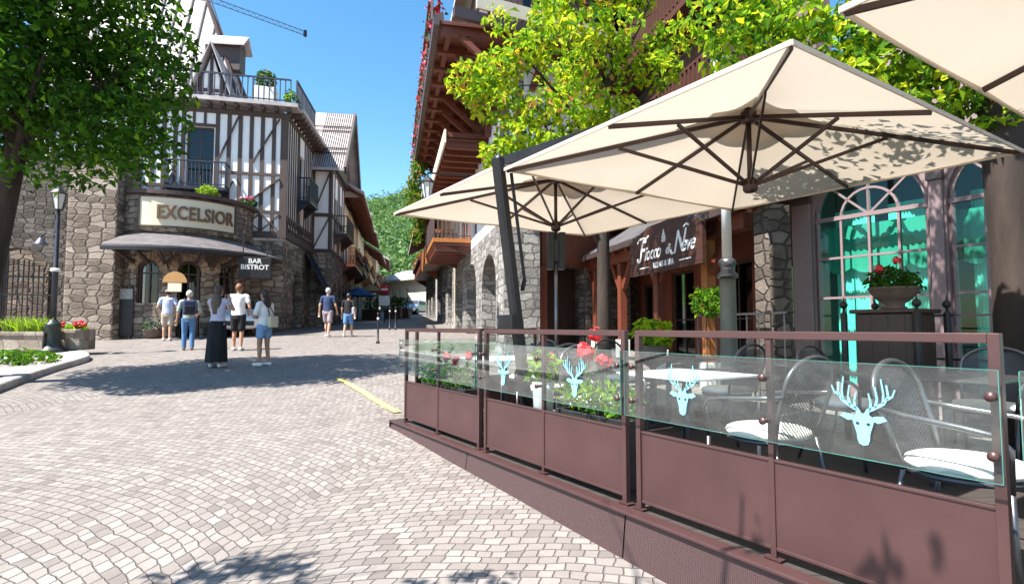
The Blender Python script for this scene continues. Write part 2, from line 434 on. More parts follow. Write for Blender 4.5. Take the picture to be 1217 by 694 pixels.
bg = nt.nodes['Background']; hs = nt.nodes.new('ShaderNodeHueSaturation'); hs.inputs['Saturation'].default_value = 1.3; hs.inputs['Hue'].default_value = .49; nt.links.new(sky.outputs[0], hs.inputs['Color']); nt.links.new(hs.outputs[0], bg.inputs[0]); bg.inputs[1].default_value = .10
SC.view_settings.view_transform = 'Standard'; SC.view_settings.look = 'None'; SC.view_settings.gamma = 1
SC.view_settings.exposure = 1.56
SC.cycles.max_bounces = 10; SC.cycles.transparent_max_bounces = 16; SC.cycles.use_denoising = True
SC.cycles.diffuse_bounces = 5; SC.cycles.sample_clamp_indirect = 6; SC.cycles.caustics_reflective = False; SC.cycles.caustics_refractive = False

# ================= ground
def lin(a, b, st):
    k = max(1, round((b-a)/st)); return [a+(b-a)*i/k for i in range(k)]
xs = lin(-400, -60, 40)+lin(-60, -16, 4)+lin(-16, 14, .3)+lin(14, 60, 5)+lin(60, 400, 40)+[400]
ys = lin(-60, -6, 6)+lin(-6, 20, .3)+lin(20, 60, 2)+lin(60, 420, 20)+[420]
mb = MB(); nx = len(xs)
mb.add([(x, y, gz(x, y)+(.012*noise.noise(Vector((x*.6, y*.6, 0))) if y < 30 else 0)) for y in ys for x in xs],
       [(j*nx+i, j*nx+i+1, (j+1)*nx+i+1, (j+1)*nx+i) for j in range(len(ys)-1) for i in range(nx-1)], 0, True)
tag(mb.build('street', MAT['cobble']), kind='structure')
# painted line beside the terrace corner
a, b = ground_at(402, 450), ground_at(473, 489)
mb = MB(); d = (b-a); d.z = 0; n = Vector((-d.y, d.x, 0)).normalized()*.055; k = 24
for i in range(k+1):
    p = a+(b-a)*i/k
    for s in (-1, 1):
        q = p+n*s*(1+.12*random.uniform(-1, 1)); mb.v.append(Vector((q.x, q.y, gz(q.x, q.y)+.017)))
for i in range(k):
    mb.f.append((2*i, 2*i+1, 2*i+3, 2*i+2)); mb.m.append(0); mb.sm.append(False)
tag(mb.build('yellow_line', MAT['yellow_paint']), kind='structure')
# hill and its far wood
def hillz(x, y):
    base = gz(x, y)
    t = max(0, y-125)
    return base-1.5+t*.255+t*t*.00016+7*noise.noise(Vector((x*.012, y*.012, 3)))*min(1, t/60)+max(-22, (x+.13*y)*.28)*min(1, t/80)
mb = MB(); hx = lin(-320, 250, 12)+[250]; hy = lin(112, 430, 12)+[430]; nx = len(hx)
mb.add([(x, y, hillz(x, y)) for y in hy for x in hx], [(j*nx+i, j*nx+i+1, (j+1)*nx+i+1, (j+1)*nx+i) for j in range(len(hy)-1) for i in range(nx-1)], 0, True)
tag(mb.build('hill', plain('hill_meadow', (.08, .16, .04), .9, var=.35, scale=.06)), kind='structure')
mb = MB(); rnd = random.Random(3)
fc = []
for i in range(1150):
    y = rnd.uniform(130, 400); x = rnd.uniform(-.33, -.08)*y+rnd.uniform(-8, 8)
    r = rnd.uniform(2.2, 5.5); h = rnd.uniform(1.2, 1.9); fc.append((Vector((x, y, hillz(x, y)+r*h*.75)), Vector((r, r, r*h)), 1))
leaves(mb, 60000, fc, 1.5, [(0, 3), (1, 2), (2, 2)], .3, 8)
tag(mb.build('far_wood', [MAT['far_wood'], leafmat('far_wood_dark', (.06, .125, .05), .25), leafmat('far_wood_light', (.16, .25, .10), .25)], fix=False), 'green wood covering the far hillside', 'wood', kind='stuff')

# ================= island with kerb on the left
edge = [ground_at(px, py) for px, py in ((0, 466), (28, 455), (55, 445), (78, 438), (96, 432.5), (106, 429), (107, 426), (98, 423), (80, 420.5))]
edge = [Vector((edge[0].x+.7, edge[0].y-2.4, 0)), Vector((edge[0].x+.45, edge[0].y-1.0, 0))]+edge
edge += [Vector((-17.5, edge[-1].y+.5, 0))]
def smooth_line(p, it=2):
    for _ in range(it):
        q = [p[0]]
        for a, b in zip(p, p[1:]): q += [a*.75+b*.25, a*.25+b*.75]
        p = q+[p[-1]]
    return p
edge = smooth_line([Vector((p.x, p.y, 0)) for p in edge])
KH = .13
gq = lambda p, dz=0: Vector((p.x, p.y, gz(p.x, p.y)+dz))
mb = MB(); mi = MB(); inner = []
for i, p in enumerate(edge):
    t = (edge[min(i+1, len(edge)-1)]-edge[max(i-1, 0)]).normalized(); inner.append(p+Vector((-t.y, t.x, 0))*.24)
for i in range(len(edge)-1):
    a, b, c, d = edge[i], edge[i+1], inner[i+1], inner[i]
    mb.face([gq(a, -.1), gq(b, -.1), gq(b, KH-.02), gq(a, KH-.02)]); mb.face([gq(a, KH-.02), gq(b, KH-.02), gq(b*.92+c*.08, KH), gq(a*.92+d*.08, KH)])
    mb.face([gq(a*.92+d*.08, KH), gq(b*.92+c*.08, KH), gq(c, KH), gq(d, KH)]); mb.face([gq(d, KH), gq(c, KH), gq(c, -.05), gq(d, -.05)])
tag(mb.build('kerb', MAT['kerb']), kind='structure')
far = [Vector((-24, edge[-1].y, 0)), Vector((-24, edge[0].y, 0))]
poly = inner+far
tri = tessellate_polygon([poly])
mi.add([gq(p, KH-.012) for p in poly], [tuple(t) for t in tri]); 
tag(mi.build('island_paving', plain('warm_paving', (.30, .26, .24), .8, var=.2, scale=2, bump=.3, bscale=30)), kind='structure')
def isl(px, py):
    p = ground_at(px, py); Y = p.y
    return Vector((p.x, Y, gz(p.x, Y)+KH-.012))
# low ground cover near the tree foot
mb = MB(); c = ground_at(8, 440)
leaves(mb, 1500, [(Vector((c.x-.2, c.y+.2, gz(c.x, c.y)+.24)), Vector((1.0, .7, .16))), (Vector((c.x-1.3, c.y-.3, gz(c.x, c.y)+.26)), Vector((.9, .7, .18)))], .1, [(0, 3), (1, 2)], .5, 5)
tag(mb.build('ground_cover', [MAT['leaf_green'], MAT['leaf_mid']], fix=False), 'low green ground cover in the kerbed island under the big tree', 'ground cover', kind='stuff')

# ================= plants and planters
def plant_thing(name, label, cat, base, clumps, n, size, mats, flowers=None, fcol='red', fsize=.05, seed=0, group=None, blade=False):
    t = thing(name, label, cat, base, group); mb = MB()
    if blade:
        rnd = random.Random(seed)
        for _ in range(n):
            cc = rnd.choice(clumps); q = cc[0]+Vector((rnd.uniform(-1, 1)*cc[1][0], rnd.uniform(-1, 1)*cc[1][1], 0))
            h = cc[1][2]*rnd.uniform(.6, 1.3); lean = Vector((rnd.gauss(0, .35), rnd.gauss(0, .35), 1)).normalized(); sd = lean.orthogonal().normalized()*size
            m1 = q+lean*h*.6; tip = q+lean*h+Vector((lean.x, lean.y, -.3))*h*.4
            mb.add([q-sd, q+sd, m1+sd*.8, m1-sd*.8, tip], [(0, 1, 2, 3), (3, 2, 4)], rnd.choice([0, 0, 1]) if len(mats) > 1 else 0)
    else: leaves(mb, n, clumps, size, [(i, k) for i, (_, k) in enumerate(mats)], .3, seed)
    mb.build('foliage', [MAT[m] for m, _ in mats], t, fix=False)
    if flowers:
        rnd = random.Random(seed+1); fb = MB()
        for c in flowers:
            c = Vector(c)
            fb = MB()
            for _ in range(34):
                d = Vector((rnd.gauss(0, 1), rnd.gauss(0, 1), rnd.gauss(0, 1))).normalized(); q = c+d*fsize*rnd.uniform(.5, 1)*Vector((1, 1, .7)).length/1.58
                a = d.orthogonal().normalized(); b = d.cross(a); s = fsize*.42
                fb.add([q-a*s, q-b*s, q+a*s, q+b*s], [(0, 1, 2, 3)])
            st = Vector(base)+Vector((c.x-base[0], c.y-base[1], 0))*.5
            fb.tube([Vector((st.x, st.y, base[2]+.02)), c], .004, 5, 1)
            fb.build('bloom', [MAT[fcol], MAT['leaf_mid']], t, fix=False)
    return t
def trough(label, c, w, d, h, ang, matn='planter', group=None):
    F = Fr(c, (math.cos(ang), math.sin(ang))); t = thing('stone_planter', label, 'planter', c, group); mb = MB()
    T = .07
    mb.box(F, -w/2, w/2, -d/2, -d/2+T, 0, h); mb.box(F, -w/2, w/2, d/2-T, d/2, 0, h)
    mb.box(F, -w/2, -w/2+T, -d/2+T, d/2-T, 0, h); mb.box(F, w/2-T, w/2, -d/2+T, d/2-T, 0, h)
    mb.box(F, -w/2-.03, w/2+.03, -d/2-.03, -d/2-.002, h-.1, h-.02)
    mb.box(F, -w/2-.02, w/2+.02, -d/2-.025, -d/2-.003, .02, .1)
    mb.build('trough', MAT[matn], t, bevel=.015)
    MB().box(F, -w/2+T, w/2-T, -d/2+T, d/2-T, h*.6, h-.05).build('soil', MAT['soil'], t)
    return F
ca = isl(33, 424); F1 = trough('broad carved stone trough with tall grassy plants left of the lamp post', ca, 1.0, .62, .5, R(8))
plant_thing('grassy_plant', 'tuft of tall yellow green grassy leaves in the stone trough beside the lamp', 'plant', F1(0, 0, .46), [(F1(x, 0, .45), Vector((.12, .2, .42))) for x in (-.38, -.2, 0, .2, .38)], 420, .012, [('grass', 1), ('leaf_lime', 1)], blade=True, seed=2)
cb = isl(87, 421); F2 = trough('smaller square stone trough with red flowers right of the lamp post', cb, .72, .6, .52, R(14))
plant_thing('red_flowers', 'low bed of red and pink flowers in the small square trough', 'flowers', F2(0, 0, .47), [(F2(0, 0, .52), Vector((.3, .22, .1)))], 260, .09, [('leaf_lime', 2), ('leaf_mid', 1)],
            [F2(random.uniform(-.3, .3), random.uniform(-.2, .2), random.uniform(.58, .70)) for _ in range(13)], 'red', .055, 4)

# street lamp on the island
cl = isl(61, 424); t = thing('street_lamp', 'dark green street lamp with flared base between the two stone troughs', 'street lamp', cl)
mb = MB(); mb.lathe(cl, [(.30, 0), (.30, .05), (.23, .09), (.20, .14), (.17, .2), (.165, .62), (.18, .66), (.15, .7), (.1, .74), (.07, .8)], 20).build('base', plain('dark_green_iron', (.03, .04, .038), .4, .3), t)
top = 3.55
mb = MB(); mb.lathe(cl+Z*.8, [(.065, 0), (.06, 1.15), (.085, 1.18), (.085, 1.24), (.05, 1.3), (.042, top-.8-.1), (.03, top-.8)], 14).build('post', MAT['navy_iron'], t)
mb = MB(); mb.lathe(cl+Z*2.0, [(.1, -.03), (.11, 0), (.1, .05)], 14).build('collar', MAT['white'], t)
def lantern(c, t, s=1.0):
    ln = MB()
    ln.lathe(c, [(.09*s, 0), (.1*s, .02*s)], 6, 0, False); ln.lathe(c+Z*.40*s, [(.18*s, 0), (.19*s, .02*s), (.10*s, .12*s), (.03*s, .16*s), (.02*s, .24*s)], 6, 0, False)
    for j in range(6):
        a = 2*math.pi*j/6; ln.bar(c+Vector((.09*s*math.cos(a), .09*s*math.sin(a), .02*s)), c+Vector((.165*s*math.cos(a), .165*s*math.sin(a), .41*s)), .014*s)
    h = ln.build('lantern', MAT['iron'], t)
    g = MB().lathe(c+Z*.02*s, [(.085*s, 0), (.155*s, .38*s)], 6, 0, False).build('lantern_glass', plain('milky_glass', (.72, .74, .72), .25, var=.04, bump=0), h)
    return h
lantern(cl+Z*3.5, t, 1.0)
am = MB(); p = cl+Z*2.75
am.tube([p, p+Vector((-.12, 0, .16)), p+Vector((-.3, .02, .2)), p+Vector((-.42, .02, .08))], .02, 8).build('arm', MAT['navy_iron'], t)
sh = MB(); sh.lathe(p+Vector((-.42, .02, -.12)), [(.16, 0), (.15, .03), (.07, .14), (.03, .2)], 16).build('lamp_shade', MAT['steel'], t)
# ================= terrace: platform, windbreak sections, parasols, furniture
FF = Fr(P0+Z*DECK, FD)          # x along the fence towards us, y into the terrace
def fe(x, y, z=0): return FF(x, y, z)
pl = thing('dining_platform', 'low brown dining platform edged with metal mesh skirt beside the cobbles', 'platform', fe(4, 1.7, -.3))
MB().box(FF, 0, 9.2, .03, 3.55, -.08, 0).build('deck', MAT['deck'], pl)
tm = NT('skirt_mesh'); v = tm.coord('UV')
ch = tm.n('ShaderNodeTexChecker', {'Vector': tm.mapped(v, (1, 1, 1), (0, 0, R(45))), 'Scale': 130.0}).outputs['Fac']
SK = tm.out(tm.pbr(tm.mix(ch, (.05, .028, .029), (.105, .06, .06)), .45, .3, tm.bump(ch, .6, .003)))
mb = MB(); cuts = [0, 1.85, 3.80, 5.62, 7.5, 9.2]
for a, b in zip(cuts, cuts[1:]):
    n = 8
    for i in range(n):
        x0, x1 = a+.006+(b-a-.012)*i/n, a+.006+(b-a-.012)*(i+1)/n
        g0, g1 = [gz(*fe(x, -.1).xy)-DECK-.05 for x in (x0, x1)]
        q = [fe(x0, -.07, g0), fe(x1, -.07, g1), fe(x1, -.035, -.014), fe(x0, -.035, -.014)]
        mb.prism(q, FN*.012)
mb.build('skirt', SK, pl)
mb = MB(); mb.box(FF, -.02, 9.2, -.062, .03, -.012, .006); mb.build('edge_strip', MAT['fence'], pl, bevel=.004)
mb = MB(); mb.box(FF, -.03, -.008, -.06, 3.55, -.25, .004); mb.build('end_skirt', SK, pl)

# deer emblem outline (half, x >= 0) in units of its height
def deer_mesh(mb, fn, h):
    head = [(0, 0), (.07, .02), (.10, .09), (.105, .17), (.14, .27), (.17, .36), (.15, .42), (.09, .46), (0, .47)]
    P = [(x, y) for x, y in head]+[(-x, y) for x, y in reversed(head[1:-1])]
    mb.prism([fn(x*h*.88, y*h, 0) for x, y in P], fn(0, 0, .002)-fn(0, 0, 0))
    for s in (-1, 1):
        ear = [(.155, .37), (.24, .345), (.37, .40), (.31, .455), (.2, .445), (.14, .425)]
        mb.prism([fn(s*x*h*.88, y*h, 0) for x, y in ear], fn(0, 0, .002)-fn(0, 0, 0))
        def stroke(pts, w0, w1):
            k = len(pts)
            for i in range(k-1):
                a, b = Vector((*pts[i], 0)), Vector((*pts[i+1], 0)); d = (b-a).normalized(); n = Vector((-d.y, d.x, 0))
                wa, wb = w0+(w1-w0)*i/(k-1), w0+(w1-w0)*(i+1)/(k-1); b = b+d*.012
                q = [a+n*wa, b+n*wb, b-n*wb, a-n*wa]
                mb.prism([fn(s*p.x*h*.88, p.y*h, .0001) for p in q], fn(0, 0, .0021)-fn(0, 0, 0))
        stroke([(.05, .45), (.09, .52), (.2, .57), (.33, .64), (.40, .75), (.38, .90)], .034, .013)
        stroke([(.12, .53), (.13, .64), (.10, .76)], .022, .010)
        stroke([(.2, .57), (.23, .70), (.205, .86)], .022, .010)
        stroke([(.32, .64), (.33, .78), (.30, .98)], .02, .010)
        stroke([(.37, .70), (.46, .75), (.50, .84)], .018, .009)
DEER_EYES = [(-.07, .30), (.07, .30)]
SL = 1.74
def windbreak():
    t = thing('windbreak_section', 'x', 'windbreak', (0, 0, 0), 'windbreak sections round the terrace'); F = Fr((0, 0, 0), (1, 0))
    mb = MB(); w = .036
    mb.box(F, 0, w, 0, w, .012, 1.055); mb.box(F, SL-w, SL, 0, w, .012, 1.055); mb.box(F, w, SL-w, 0, w, 1.019, 1.0552)
    mb.box(F, SL/2-.014, SL/2+.014, .004, w-.004, .012, 1.019)
    mb.box(F, w, SL/2-.014, .006, w-.006, .045, .062); mb.box(F, SL/2+.014, SL-w, .006, w-.006, .045, .062)
    mb.box(F, w, SL/2-.014, .006, w-.006, .448, .462); mb.box(F, SL/2+.014, SL-w, .006, w-.006, .448, .462)
    mb.build('frame', MAT['fence'], t, bevel=.003)
    for a, b in ((w, SL/2-.014), (SL/2+.014, SL-w)):
        MB().box(F, a, b, .012, .022, .062, .448).build('solid_panel', MAT['fence_panel'], t)
    g = MB().box(F, -.045, SL+.004, -.046, -.036, .55, .93).build('glass_pane', [MAT['glass']], t)
    ge = MB(); ge.box(F, SL+.0042, SL+.0054, -.046, -.036, .55, .93); ge.box(F, -.0464, -.0452, -.046, -.036, .55, .93)
    ge.box(F, -.045, SL+.004, -.0455, -.0365, .9303, .9311); ge.box(F, -.045, SL+.004, -.0455, -.0365, .5489, .5497)
    ge.build('glass_edge', MAT['glass_edge'], g)
    for x in (.40, 1.31):
        d = MB(); deer_mesh(d, lambda a, b, c, x=x: Vector((x+a, -.0475-c, .605+b)), .27)
        dd = d.build('deer_emblem', MAT['decal'], g)
        e = MB()
        for ex, ey in ((-.075, .32), (.075, .32)): e.prism([Vector((x+ex*.27+r*math.cos(q), -.0505, .605+ey*.27+r*.7*math.sin(q))) for r in (.0075,) for q in [2*math.pi*i/10 for i in range(10)]], (0, -.0008, 0))
        e.build('deer_eye', MAT['navy_iron'], g)
    kb = []
    for x in (.018, SL/2, SL-.018):
        for z in (.64, .84):
            o = Vector((x, 0, z)); k = MB(); k.tube([o, o+Vector((0, -.034, 0))], .012, 10); k.tube([o+Vector((0, -.048, 0)), o+Vector((0, -.058, 0))], .017, 12)
            k.build('glass_clamp', MAT['fence'], t)
    f = MB()
    for x in (.018, SL/2, SL-.018): f.box(F, x-.045, x+.045, -.012, .05, .0065, .013)
    f.build_each('foot_plate', MAT['fence'], t)
    return t
wb0 = windbreak(); ra = math.atan2(FD.y, FD.x)
WBL = ['narrowest looking brown windbreak section of glass over sheet metal at the street corner', 'brown windbreak section with deer glass in front of the red geraniums',
       'nearest whole brown windbreak section with two large deer emblems on its glass', 'brown windbreak section cut off by the photo edge behind the last post']
for i, x in enumerate((.16, 1.985, 3.81, 5.655)):
    o = wb0 if i == 0 else copy_tree(wb0)
    place(o, fe(x, .045), ra, WBL[i])
place(copy_tree(wb0), fe(.02, 1.97), math.atan2(-FN.y, -FN.x), 'end windbreak section turned away from the street at the far corner')

# the corner section's glass is plain
for ch in [c for c in wb0.children_recursive if c.name.startswith('deer_')]: bpy.data.objects.remove(ch)
# ---------------- parasols
PC = Vector((2.0, 4.67, 0)); HA, HB = 1.335, 1.60          # half sizes along the fence and across
def parasol(label):
    t = thing('parasol', label, 'parasol', (0, 0, 0), 'cream parasols over the terrace')
    e1, e2 = Vector((HA, 0, 0)), Vector((0, HB, 0)); ZE, ZA = 2.48, 2.93; ap = Z*ZA
    corner = [-e1-e2, e1-e2, e1+e2, -e1+e2]; ring = []
    for i in range(4): ring += [corner[i], (corner[i]+corner[(i+1) % 4])/2]
    ring = [p+Z*ZE for p in ring]
    mb = MB(); N = 8
    def cp(i, u, wv):   # gore i, u centre->edge, w across
        a, b = ring[i], ring[(i+1) % 8]; q = ap.lerp(a.lerp(b, wv), u)
        return q-Z*.045*math.sin(math.pi*wv)*math.sin(math.pi*min(1, u*.9))-Z*.02*math.sin(math.pi*u)
    for i in range(8):
        vs = [cp(i, u/N, wv/6) for u in range(N+1) for wv in range(7)]
        mb.add(vs, [(u*7+k, u*7+k+1, (u+1)*7+k+1, (u+1)*7+k) for u in range(N) for k in range(6)], 0, True)
    can = mb.build('canopy', MAT['canvas'], t, fix=False)
    hm = MB()
    for i in range(8):
        a, b = ring[i], ring[(i+1) % 8]; hm.bar(a-Z*.012, b-Z*.012, .012, .028)
    hm.build('hem', fabric('canvas_hem', (.66, .585, .47), .15), can)
    vt = MB(); c4 = [p*.30+Z*(ap.z-.115) for p in corner]
    c4 = [Vector((p.x, p.y, ap.z-.09)) for p in c4]
    for i in range(4): vt.add([ap+Z*.05, c4[i], c4[(i+1) % 4]], [(0, 1, 2)])
    vt.build('vent_flap', MAT['canvas'], can, fix=False)
    top, low = ap-Z*.10, Z*2.25
    hb = MB(); hb.lathe(top, [(.05, -.04), (.065, -.02), (.065, .05), (.03, .07)], 16); hb.build('upper_hub', MAT['rib'], t)
    hb = MB(); hb.lathe(low, [(.045, -.05), (.06, -.03), (.06, .05), (.04, .07)], 16); hb.tube([low, top], .021, 12); hb.build('lower_hub', MAT['rib'], t)
    for i, p in enumerate(ring):
        tip = p-Z*.03; a = ap-Z*.085
        fr = .55 if i % 2 else .52
        MB().bar(a, tip+(tip-a).normalized()*-.02, .020, .034).build('rib', MAT['rib'], t, bevel=.003)
        m = a.lerp(tip, fr)-Z*.02; st = MB(); side = (p-Z*p.z).normalized().cross(Z)*.012
        st.bar(low+Z*.0+side*.0, m, .016, .028); st.build('strut', MAT['rib'], t)
    return t
def parasol_at(c, dz, label, src=None):
    o = parasol(label) if src is None else copy_tree(src)
    return place(o, Vector((c.x, c.y, DECK+dz)), math.atan2(FD.y, FD.x), label)
u1 = parasol_at(PC, .0, 'large cream parasol in the middle whose whole ribbed underside shows')
u2 = parasol_at(PC-FD*2.70, .06, 'further cream parasol over the street corner of the terrace', u1)
u3 = parasol_at(PC+FD*2.90+Vector((0, .0, 0)), .05, 'nearest cream parasol cut off by the top right of the photo', u1)
# masts: children of their parasols, in the parasol's own frame
def own(t, p):
    return Matrix.Rotation(-t.rotation_euler.z, 3, 'Z') @ (Vector(p)-t.location)
def part_world(mbuild, name, m, t):
    o = mbuild.build(name, m); q = Matrix.Translation(t.location) @ Matrix.Rotation(t.rotation_euler.z, 4, 'Z')
    o.data.transform(q.inverted()); o.parent = t; return o
ap1 = Vector((PC.x, PC.y, DECK+2.93))
mt, mbm = at(591, 186, 4.98), at(616, 398, 5.15); mdir = (mt-mbm).normalized()
foot = mbm-mdir*((mbm.z-DECK)/mdir.z)
mb = MB(); mb.bar(foot, mt, .085, .12, 0, FD); part_world(mb, 'mast', MAT['mast'], u1).modifiers.new('edge', 'BEVEL').width = .02
mb = MB(); mb.bar(mt-mdir*.06, ap1+Z*.22, .05, .08); mb.bar(ap1+Z*.24, ap1-Z*.02, .05); part_world(mb, 'arm', MAT['mast'], u1)
mb = MB(); mb.bar(mt.lerp(foot, .05)+FN*.13, mt.lerp(foot, .42)+FN*.14, .03, .03); mb.tube([mt.lerp(foot, .42)+FN*.14, mt.lerp(foot, .46)+FN*.1], .02, 8); part_world(mb, 'crank_rod', MAT['mast'], u1)
q = mt.lerp(foot, .58); mb = MB(); mb.box(Fr(q, FD), -.12, .12, -.13, -.02, -.09, .09); part_world(mb, 'crank_box', MAT['mast'], u1)
mb = MB(); mb.box(Fr(Vector((foot.x, foot.y, DECK+.004)), FD), -.4, .4, -.4, .4, 0, .08); part_world(mb, 'base_plate', MAT['mast'], u1)
c2 = u2.location
mb = MB(); mb.tube([Vector((c2.x, c2.y, DECK+.05)), Vector((c2.x, c2.y, DECK+2.3))], .022, 12); part_world(mb, 'pole', MAT['steel'], u2)
mb = MB(); mb.lathe(Vector((c2.x, c2.y, DECK+.004)), [(.32, 0), (.32, .04), (.06, .08), (.04, .2)], 20); part_world(mb, 'base', MAT['steel_dark'], u2)
ap3 = Vector((u3.location.x, u3.location.y, u3.location.z+2.93)); m3 = ap3-FD*1.25+FN*2.0
mb = MB(); mb.bar(ap3+Z*.22, Vector((m3.x, m3.y, ap3.z+.02)), .06, .10); mb.bar(ap3+Z*.24, ap3-Z*.02, .05); part_world(mb, 'arm', MAT['mast'], u3)
mb = MB(); mb.bar(Vector((m3.x, m3.y, DECK)), Vector((m3.x, m3.y, ap3.z+.1)), .115, .155); part_world(mb, 'mast', MAT['mast'], u3)
# heater on the pole of the further parasol
F = Fr(Vector((c2.x, c2.y, DECK+1.78)), (1, .1)); t = thing('heater', 'black box heater clamped to the silver pole under the further parasol', 'heater', F.o)
MB().box(F, -.11, -.03, -.07, .05, 0, .46).build('heater_panel', MAT['mast'], t, bevel=.01); MB().box(F, .03, .11, -.07, .05, 0, .46).build('heater_panel', MAT['mast'], t, bevel=.01)
MB().box(F, -.031, .031, -.04, .04, .1, .36).build('clamp', MAT['iron'], t)

# ---------------- chairs
mm = NT('chair_wire_mesh'); uvv = mm.mapped(mm.coord(), (1, 1, 1))
def grid(a): return mm.math('GREATER_THAN', mm.math('ABSOLUTE', mm.math('SUBTRACT', mm.math('FRACT', a), .5)), .32)
sp = mm.n('ShaderNodeSeparateXYZ', {0: uvv})
k = mm.math('MAXIMUM', grid(mm.math('MULTIPLY', mm.math('ADD', sp.outputs[0], sp.outputs[2]), 52.0)), grid(mm.math('MULTIPLY', mm.math('SUBTRACT', sp.outputs[0], sp.outputs[2]), 52.0)))
k = mm.math('MAXIMUM', k, 0.0)
WIRE = mm.out(mm.n('ShaderNodeMixShader', {0: k, 1: mm.n('ShaderNodeBsdfTransparent').outputs[0], 2: mm.pbr((.085, .085, .095), .4, .6)}).outputs[0])
def chair():
    t = thing('terrace_chair', 'x', 'chair', (0, 0, 0), 'wire chairs on the terrace'); r = .0125
    # back loop
    loop = [Vector((-.20, -.16, .44)), Vector((-.225, -.20, .6)), Vector((-.235, -.245, .74))]
    loop += [Vector((.235*math.cos(a), -.25-.035*math.sin(a), .76+.15*math.sin(a))) for a in [math.pi-math.pi*i/12 for i in range(13)]]
    loop += [Vector((-p.x, p.y, p.z)) for p in loop[2::-1]]
    b = MB().tube(loop, r, 10).build('back_frame', MAT['steel'], t)
    m = MB(); rows = []
    for i in range(9):
        z = .47+.40*i/8; y = -.165-.10*(i/8)-.02; hw = .205+.02*min(1, i/4) if z < .76 else .235*math.sqrt(max(.05, 1-((z-.76)/.15)**2))
        rows.append([Vector((-hw*.96+1.92*hw*j/8, y-.05*(1-(j/4-1)**2), z)) for j in range(9)])
    m.add([p for q in rows for p in q], [(i*9+j, i*9+j+1, (i+1)*9+j+1, (i+1)*9+j) for i in range(8) for j in range(8)], 0, True)
    m.build('back_mesh', WIRE, t, fix=False)
    ring = [Vector((.225*math.cos(a)*(1 if abs(math.cos(a)) < 1 else 1), .01+.215*math.sin(a), .43)) for a in [2*math.pi*i/20 for i in range(20)]]
    s = MB().tube(ring, r, 8, 0, True).build('seat_frame', MAT['steel_dark'], t)
    mb = MB(); mb.lathe(Vector((0, .01, .428)), [(.001, .002), (.215, .002), (.215, 0), (.001, 0)], 24).build('seat', WIRE, t, fix=False)
    c = MB(); c.lathe(Vector((0, .01, .437)), [(.10, 0), (.2, .002), (.228, .014), (.236, .03), (.228, .046), (.2, .058), (.1, .064)], 28).build('cushion', MAT['cushion'], t)
    for s in (-1, 1):
        MB().tube([Vector((.235*s, -.235, .70)), Vector((.265*s, -.12, .685)), Vector((.285*s, .1, .665)), Vector((.28*s, .2, .65)), Vector((.268*s, .245, .60)), Vector((.25*s, .235, .43))], r, 10).build('armrest', MAT['steel'], t)
        MB().tube([Vector((.25*s, .235, .43)), Vector((.245*s, .24, .2)), Vector((.25*s, .265, 0))], r*.95, 8).build('leg', MAT['steel'], t)
        MB().tube([Vector((.20*s, -.16, .44)), Vector((.21*s, -.2, .22)), Vector((.225*s, -.27, 0))], r*.95, 8).build('leg', MAT['steel'], t)
    return t
ch0 = chair(); used = [0]
def put_chair(x, y, face, label):
    o = ch0 if not used[0] else copy_tree(ch0); used[0] = 1
    return place(o, fe(x, y, .001), yaw(face), label)
def table(x, y, label, top, sz=.36):
    t = thing('cafe_table', label, 'table', fe(x, y), 'terrace tables'); F = Fr(fe(x, y), FD)
    MB().box(F, -sz, sz, -sz, sz, .715, .735).build('tabletop', MAT[top], t, bevel=.006)
    MB().lathe(fe(x, y), [(.03, .02), (.03, .714)], 12).build('pedestal', MAT['steel_dark'], t)
    mb = MB()
    for i in range(4):
        a = Fr(fe(x, y), FD); d = (F.x if i % 2 else F.y)*(1 if i < 2 else -1); mb.bar(fe(x, y, .06), fe(x, y, .02)+d*.3, .04, .03)
    mb.build('foot', MAT['steel_dark'], t)
    return F
# distances along (x) and into (y) the terrace
table(3.45, .92, 'pale topped table in sunlight behind the middle of the fence', 'marble')
put_chair(4.28, .66, -FD, 'wire chair with cream cushion seen from behind left of the large deer emblem')
put_chair(2.66, .80, FD, 'wire chair across the pale table from the cushioned chair seen from behind')
table(6.05, .75, 'pale topped table beyond the right edge of the photo', 'marble')
put_chair(5.22, .66, FD, 'nearest wire chair with bright cream cushion right of the large deer emblem')
table(.95, .9, 'pale topped table behind the flowers at the street corner', 'marble')
put_chair(1.75, .95, -FD, 'wire chair behind the red geraniums facing the street corner')
put_chair(.55, 1.5, -FN, 'wire chair at the street corner table with its back to the stone pillar')
table(4.55, 2.35, 'dark topped table in the second row behind the large deer emblem', 'table_dark', .4)
put_chair(3.85, 2.35, FD, 'wire chair in the second row left of the dark table')
put_chair(5.3, 2.3, -FD, 'wire chair in the second row right of the dark table')
put_chair(4.55, 3.05, -FN, 'wire chair in the second row beyond the dark table with its back to the hotel')
table(2.0, 2.35, 'dark topped table in the second row behind the middle mast', 'table_dark', .4)
put_chair(1.25, 2.4, FD, 'wire chair left of the dark table below the further parasol')
put_chair(2.78, 2.3, -FD, 'wire chair right of the dark table below the further parasol')
table(6.7, 2.3, 'dark topped table in the second row near the thick tree trunk', 'table_dark', .4)
put_chair(5.98, 2.5, FD, 'wire chair in the second row left of the table near the thick trunk')

